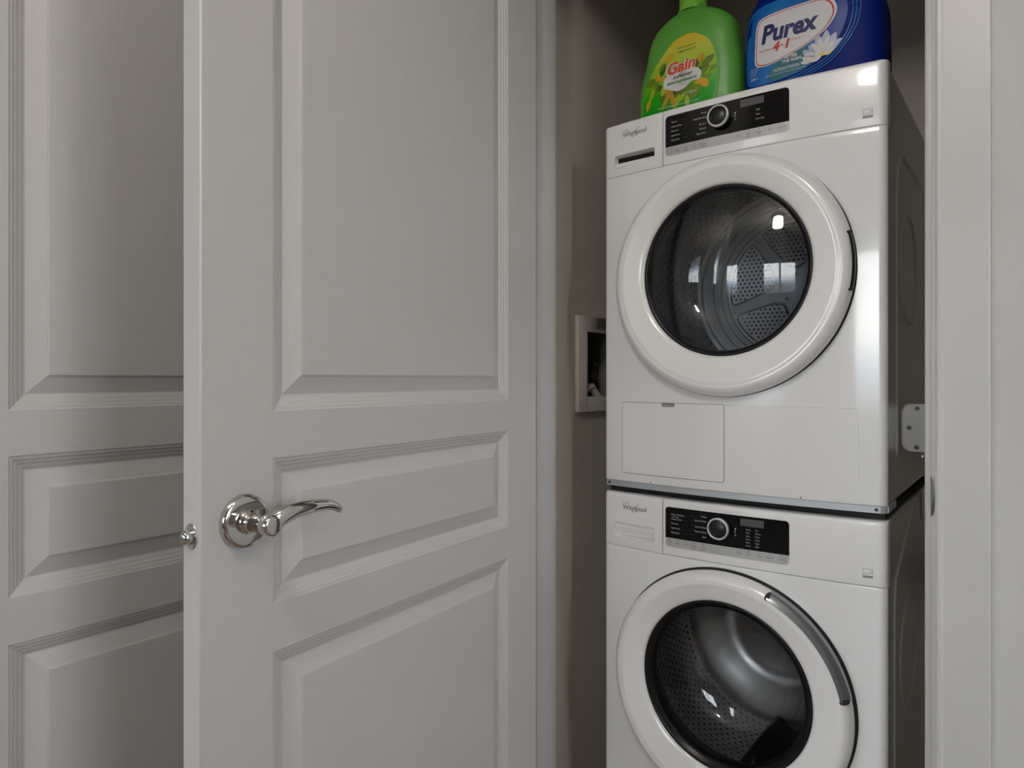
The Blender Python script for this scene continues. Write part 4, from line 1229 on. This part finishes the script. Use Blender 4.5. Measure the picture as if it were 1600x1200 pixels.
wp = smoothpoly(B2([(0.3420, 1.8300), (0.3405, 1.7900), (0.3425, 1.7740), (0.3530, 1.7675), (0.3700, 1.7665), (0.3920, 1.7705), (0.4270, 1.7810), (0.4500, 1.7900), (0.4820, 1.8100), (0.4980, 1.8400), (0.4800, 1.8680), (0.4200, 1.8720), (0.3600, 1.8680), (0.3450, 1.8550)]), 5)
cx_ = sum(p[0] for p in wp) / len(wp); cz_ = sum(p[1] for p in wp) / len(wp)
shr = lambda f: [(cx_ + (p[0] - cx_) * f, cz_ + (p[1] - cz_) * f) for p in wp]
prints(lb, 'printed_panel_edge', M['wprint'], [shr(1.035)], 0.0020, boff)
prints(lb, 'printed_red_edge', M['red'], [shr(0.985)], 0.0023, boff)
prints(lb, 'printed_panel', M['wprint'], [shr(0.955)], 0.0026, boff)
b = MB()
lay_text(b, '4', 0.3765 - BX, 1.7910 - DTOP, 0.0250, boff(0.0030), bold=0.0011, shear=0.25); lay_text(b, '1', 0.3990 - BX, 1.7915 - DTOP, 0.0240, boff(0.0030), bold=0.0012, shear=0.25)
lay_text(b, 'in', 0.3935 - BX, 1.7975 - DTOP, 0.0075, boff(0.0030), bold=0.0002)
lay_text(b, 'BENEFITS/BIENFAITS', 0.3490 - BX, 1.7960 - DTOP, 0.0042, boff(0.0030), width=0.0270); lay_text(b, 'STAIN FIGHTING', 0.4120 - BX, 1.8030 - DTOP, 0.0035, boff(0.0030), width=0.022)
b.build('lettering', M['red'], lb, fixn=False)
b = MB(); lay_text(b, 'Purex', 0.3520 - BX, 1.8140 - DTOP, 0.050, boff(0.0030), width=0.115, bold=0.0020, shear=0.2); b.build('lettering', M['navy'], lb, fixn=False)
def petals(cu_, cz0, specs): return [leaf_shape(cu_ - BX + l / 2 * math.cos(R(a)), cz0 - DTOP + l / 2 * math.sin(R(a)), l, w_, R(a)) for l, w_, a in specs]
prints(lb, 'printed_back_petals', M['lav'], petals(0.478, 1.757, [(0.046, 0.018, 110), (0.048, 0.018, 85), (0.044, 0.018, 60), (0.040, 0.016, 35), (0.040, 0.016, 140)]) + petals(0.455, 1.752, [(0.030, 0.013, 125), (0.030, 0.013, 95)]), 0.0020, boff)
prints(lb, 'printed_petals', M['wprint'], petals(0.474, 1.756, [(0.034, 0.010, 165), (0.036, 0.010, 125), (0.036, 0.010, 98), (0.036, 0.010, 72), (0.032, 0.010, 45), (0.026, 0.010, 15), (0.024, 0.010, 200)]) + petals(0.452, 1.748, [(0.020, 0.008, 170), (0.022, 0.008, 140), (0.022, 0.008, 105), (0.020, 0.008, 60)]), 0.0023, boff)
prints(lb, 'printed_flower_eyes', M['yel'], [LFp for LFp in (leaf_shape(0.474 - BX, 1.758 - DTOP, 0.011, 0.008, 0), leaf_shape(0.488 - BX, 1.7565 - DTOP, 0.009, 0.006, 0.5))], 0.0026, boff)
b = MB()
lay_text(b, 'AFTER', 0.4140 - BX, 1.7680 - DTOP, 0.0088, boff(0.0032), align='CENTER', bold=0.0003); lay_text(b, 'THE RAIN', 0.4150 - BX, 1.7600 - DTOP, 0.0088, boff(0.0032), align='CENTER', bold=0.0003)
lay_text(b, 'CAUTION/ATTENTION', 0.3780 - BX, 1.7465 - DTOP, 0.0085, boff(0.0032), width=0.0520, bold=0.0001)
lay_text(b, 'KEEP OUT OF REACH OF CHILDREN. READ BACK PANEL.', 0.3620 - BX, 1.7405 - DTOP, 0.0034, boff(0.0032), width=0.082)
lay_text(b, '7.50 L', 0.3285 - BX, 1.7415 - DTOP, 0.0085, boff(0.0032), width=0.0170, bold=0.0002)
for i in range(4): lay_text(b, 'LAUNDRY DETERGENT', 0.3275 - BX, 1.7645 - i * 0.0042 - DTOP, 0.0030, boff(0.0032), width=0.024 - 0.003 * i)
b.build('lettering', M['wprint'], lb, fixn=False)
for k in range(3):
    d = 0.0065 * k
    line = smoothpoly(B2([(0.400 + d, 1.7235 - 0.3 * d), (0.4335 + d, 1.7310 - 0.5 * d), (0.4740 + d, 1.7450 - 0.4 * d), (0.5040 + d, 1.7680), (0.5250 + d, 1.8050), (0.5290 + d, 1.8500), (0.5100 + d, 1.8900)]), 6, False)
    b = MB(); P = []
    b.tube([(x, bsf(x, z) - 0.0008, z) for x, z in line], 0.0020, 8); b.build('moulded_rib', M['bluhi'], bl)

# ------------------------------------------------------------------ supply box in the closet's left wall
ob = empty('outlet_box', (CXL, 1.50, 1.023))
tag(ob, 'white recessed washer outlet box in the closet wall left of the machines', 'outlet box')
BL, BHt = 0.235, 0.248
b = MB()
o0, o1, i0, i1, zi0, zi1 = 0.0, BL, 0.0425, BL - 0.02, 0.0385, 0.2085
for (ya, yb_, za, zb_) in ((o0, i0, 0, BHt), (i1, o1, 0, BHt), (i0, i1, 0, zi0), (i0, i1, zi1, BHt)):
    b.box(0.0005, 0.0125, ya, yb_, za, zb_)
b.build('face_plate', M['boxw'], ob, bevel=0.0008)
b = MB()
dpt = -0.085
b.box(dpt - 0.002, dpt, i0 - 0.002, i1 + 0.002, zi0 - 0.002, zi1 + 0.002)
b.box(dpt, 0.001, i0 - 0.002, i0, zi0, zi1); b.box(dpt, 0.001, i1, i1 + 0.002, zi0, zi1)
b.box(dpt, 0.001, i0 - 0.002, i1 + 0.002, zi0 - 0.002, zi0); b.box(dpt, 0.001, i0 - 0.002, i1 + 0.002, zi1, zi1 + 0.002)
b.build('box_recess', M['boxin'], ob)
for yy, top in ((0.075, 0.125), (0.120, 0.125), (0.165, 0.125)):
    b = MB()
    prof = [(0.0, zi0), (0.0085, zi0), (0.0085, 0.075), (0.0145, 0.077), (0.0150, 0.098), (0.0105, 0.100), (0.0100, 0.118), (0.0125, 0.119), (0.0125, top), (0.0, top)]
    P = [[(-0.045 + r_ * math.cos(q), yy + r_ * math.sin(q), z) for q in [2 * PI * i / 20 for i in range(20)]] for r_, z in prof]
    b.grid(P, 20, len(P), 0, True, True)
    vv = b.build('valve', M['hose'], ob)
    b = MB(); b.box(-0.052, -0.036, yy - 0.014, yy + 0.014, top, top + 0.006); b.build('valve_handle', M['red'] if yy < 0.1 else M['hose'], vv, bevel=0.001)
b = MB()
b.tube([(-0.012, 0.060, zi0 + 0.001), (-0.012, 0.068, zi0 + 0.010), (-0.010, 0.080, zi0 + 0.024), (-0.008, 0.095, zi0 + 0.026), (-0.006, 0.105, zi0 + 0.016), (-0.002, 0.125, zi0 - 0.004), (0.016, 0.150, zi0 - 0.030)],
       [(0.006, 0.004), (0.010, 0.007), (0.013, 0.010), (0.013, 0.010), (0.012, 0.010), (0.009, 0.009), (0.008, 0.008)], 16)
sp_ = b.build('drain_spout', M['drain'], ob)
b = MB(); P = [[(0.0035 + k * 0.001, 0.0895 + 0.0028 * math.cos(q), zi0 + 0.0235 + 0.0028 * math.sin(q)) for q in [2 * PI * i / 12 for i in range(12)]] for k in range(2)]
b.add(P[1], [tuple(range(12))]); b.grid(P, 12, 2, 0, False, True); b.build('spout_hole', M['gap'], sp_)

# ------------------------------------------------------------------ steel bracket between dryer and jamb
br_ = empty('bracket', mloc(W + 0.0005, 0.152, 0.9610), R(-0.43))
tag(br_, 'pale grey steel bracket with three screw holes beside the dryer', 'bracket')
outline = []
bw, bh, rd = 0.105, 0.098, 0.022
BKU = 0.0
for k in range(7): a = PI / 2 + PI / 2 * k / 6; outline.append((rd * 0.7 + rd * math.cos(a) * 0.7, bh - rd + rd * math.sin(a)))
for k in range(7): a = PI + PI / 2 * k / 6; outline.append((rd * 0.7 + rd * math.cos(a) * 0.7, rd + rd * math.sin(a)))
outline += [(bw, 0.0), (bw, bh)]
b = MB(); nO = len(outline)
cxo, czo = bw / 2, bh / 2
rows = []
for f, y in ((1.0, 0.010), (1.0, 0.003), (0.965, 0.0005), (0.92, 0.0)):
    rows.append([(cxo + (x - cxo) * f, y, czo + (z - czo) * f) for x, z in outline])
b.grid(rows, nO, 4, 0, False, True); b.add(rows[-1], [tuple(range(nO))]); b.add(rows[0], [tuple(range(nO))])
b.build('bracket_plate', M['bracket'], br_)
for x_, z_ in ((0.029, 0.089), (0.015, 0.050), (0.028, 0.011)):
    b = MB(); b.lathe([(0.0, -0.0012), (0.0030, -0.0010), (0.0042, -0.0006), (0.0044, 0.0008)], 14, (x_, z_)); b.build('screw', M['screw'], br_)
b = MB(); b.lathe([(0.0, -0.004), (0.004, -0.004), (0.006, 0.0), (0.006, 0.012), (0.0, 0.012)], 14, (0.038, -0.007)); b.build('bolt', M['steel'], br_)

# ------------------------------------------------------------------ flush ceiling lamp of the hall and an added fill lamp
def dome(loc, label, mat):
    cl = empty('ceiling_lamp', loc)
    tag(cl, label, 'lamp', 'drum lamps on the hall ceiling')
    b = MB(); P = [[(r_ * math.cos(q), r_ * math.sin(q), z) for q in [2 * PI * i / 48 for i in range(48)]] for r_, z in ((0.06, 0.0), (0.125, 0.0), (0.125, -0.020), (0.068, -0.028))]
    b.grid(P, 48, len(P), 0, True, True); b.build('lamp_base', M['steel'], cl)
    b = MB(); P = [[(r_ * math.cos(q), r_ * math.sin(q), z) for q in [2 * PI * i / 48 for i in range(48)]] for r_, z in ((0.070, -0.022), (0.086, -0.035), (0.092, -0.07), (0.092, -0.215), (0.084, -0.250), (0.055, -0.268), (0.0005, -0.272))]
    b.grid(P, 48, len(P), 0, True, True); b.build('lamp_shade', mat, cl)
dome((-0.15, -0.42, HC), 'lit opal glass drum lamp on the ceiling nearest the laundry closet', M['lampglass'])
dome((1.30, 0.55, HC), 'added opal glass fill lamp, unseen, on the ceiling near the right-hand window', M['lampfill'])  # lamp added to light the door faces from the right

# tiny printed marks and lettering that no one could pick apart singly
for o in bpy.data.objects:
    if o.type == 'MESH' and o.parent and o.name.split('.')[0] in ('lettering', 'lettering_outline', 'printed_line', 'printed_mark', 'printed_divider', 'printed_energy_mark', 'key_symbol',
            'printed_dark_leaves', 'printed_leaves', 'printed_lime_petals', 'printed_golden_petals', 'printed_petals', 'printed_back_petals', 'printed_flower_eyes', 'printed_blue_glow'):
        o['kind'] = 'stuff'
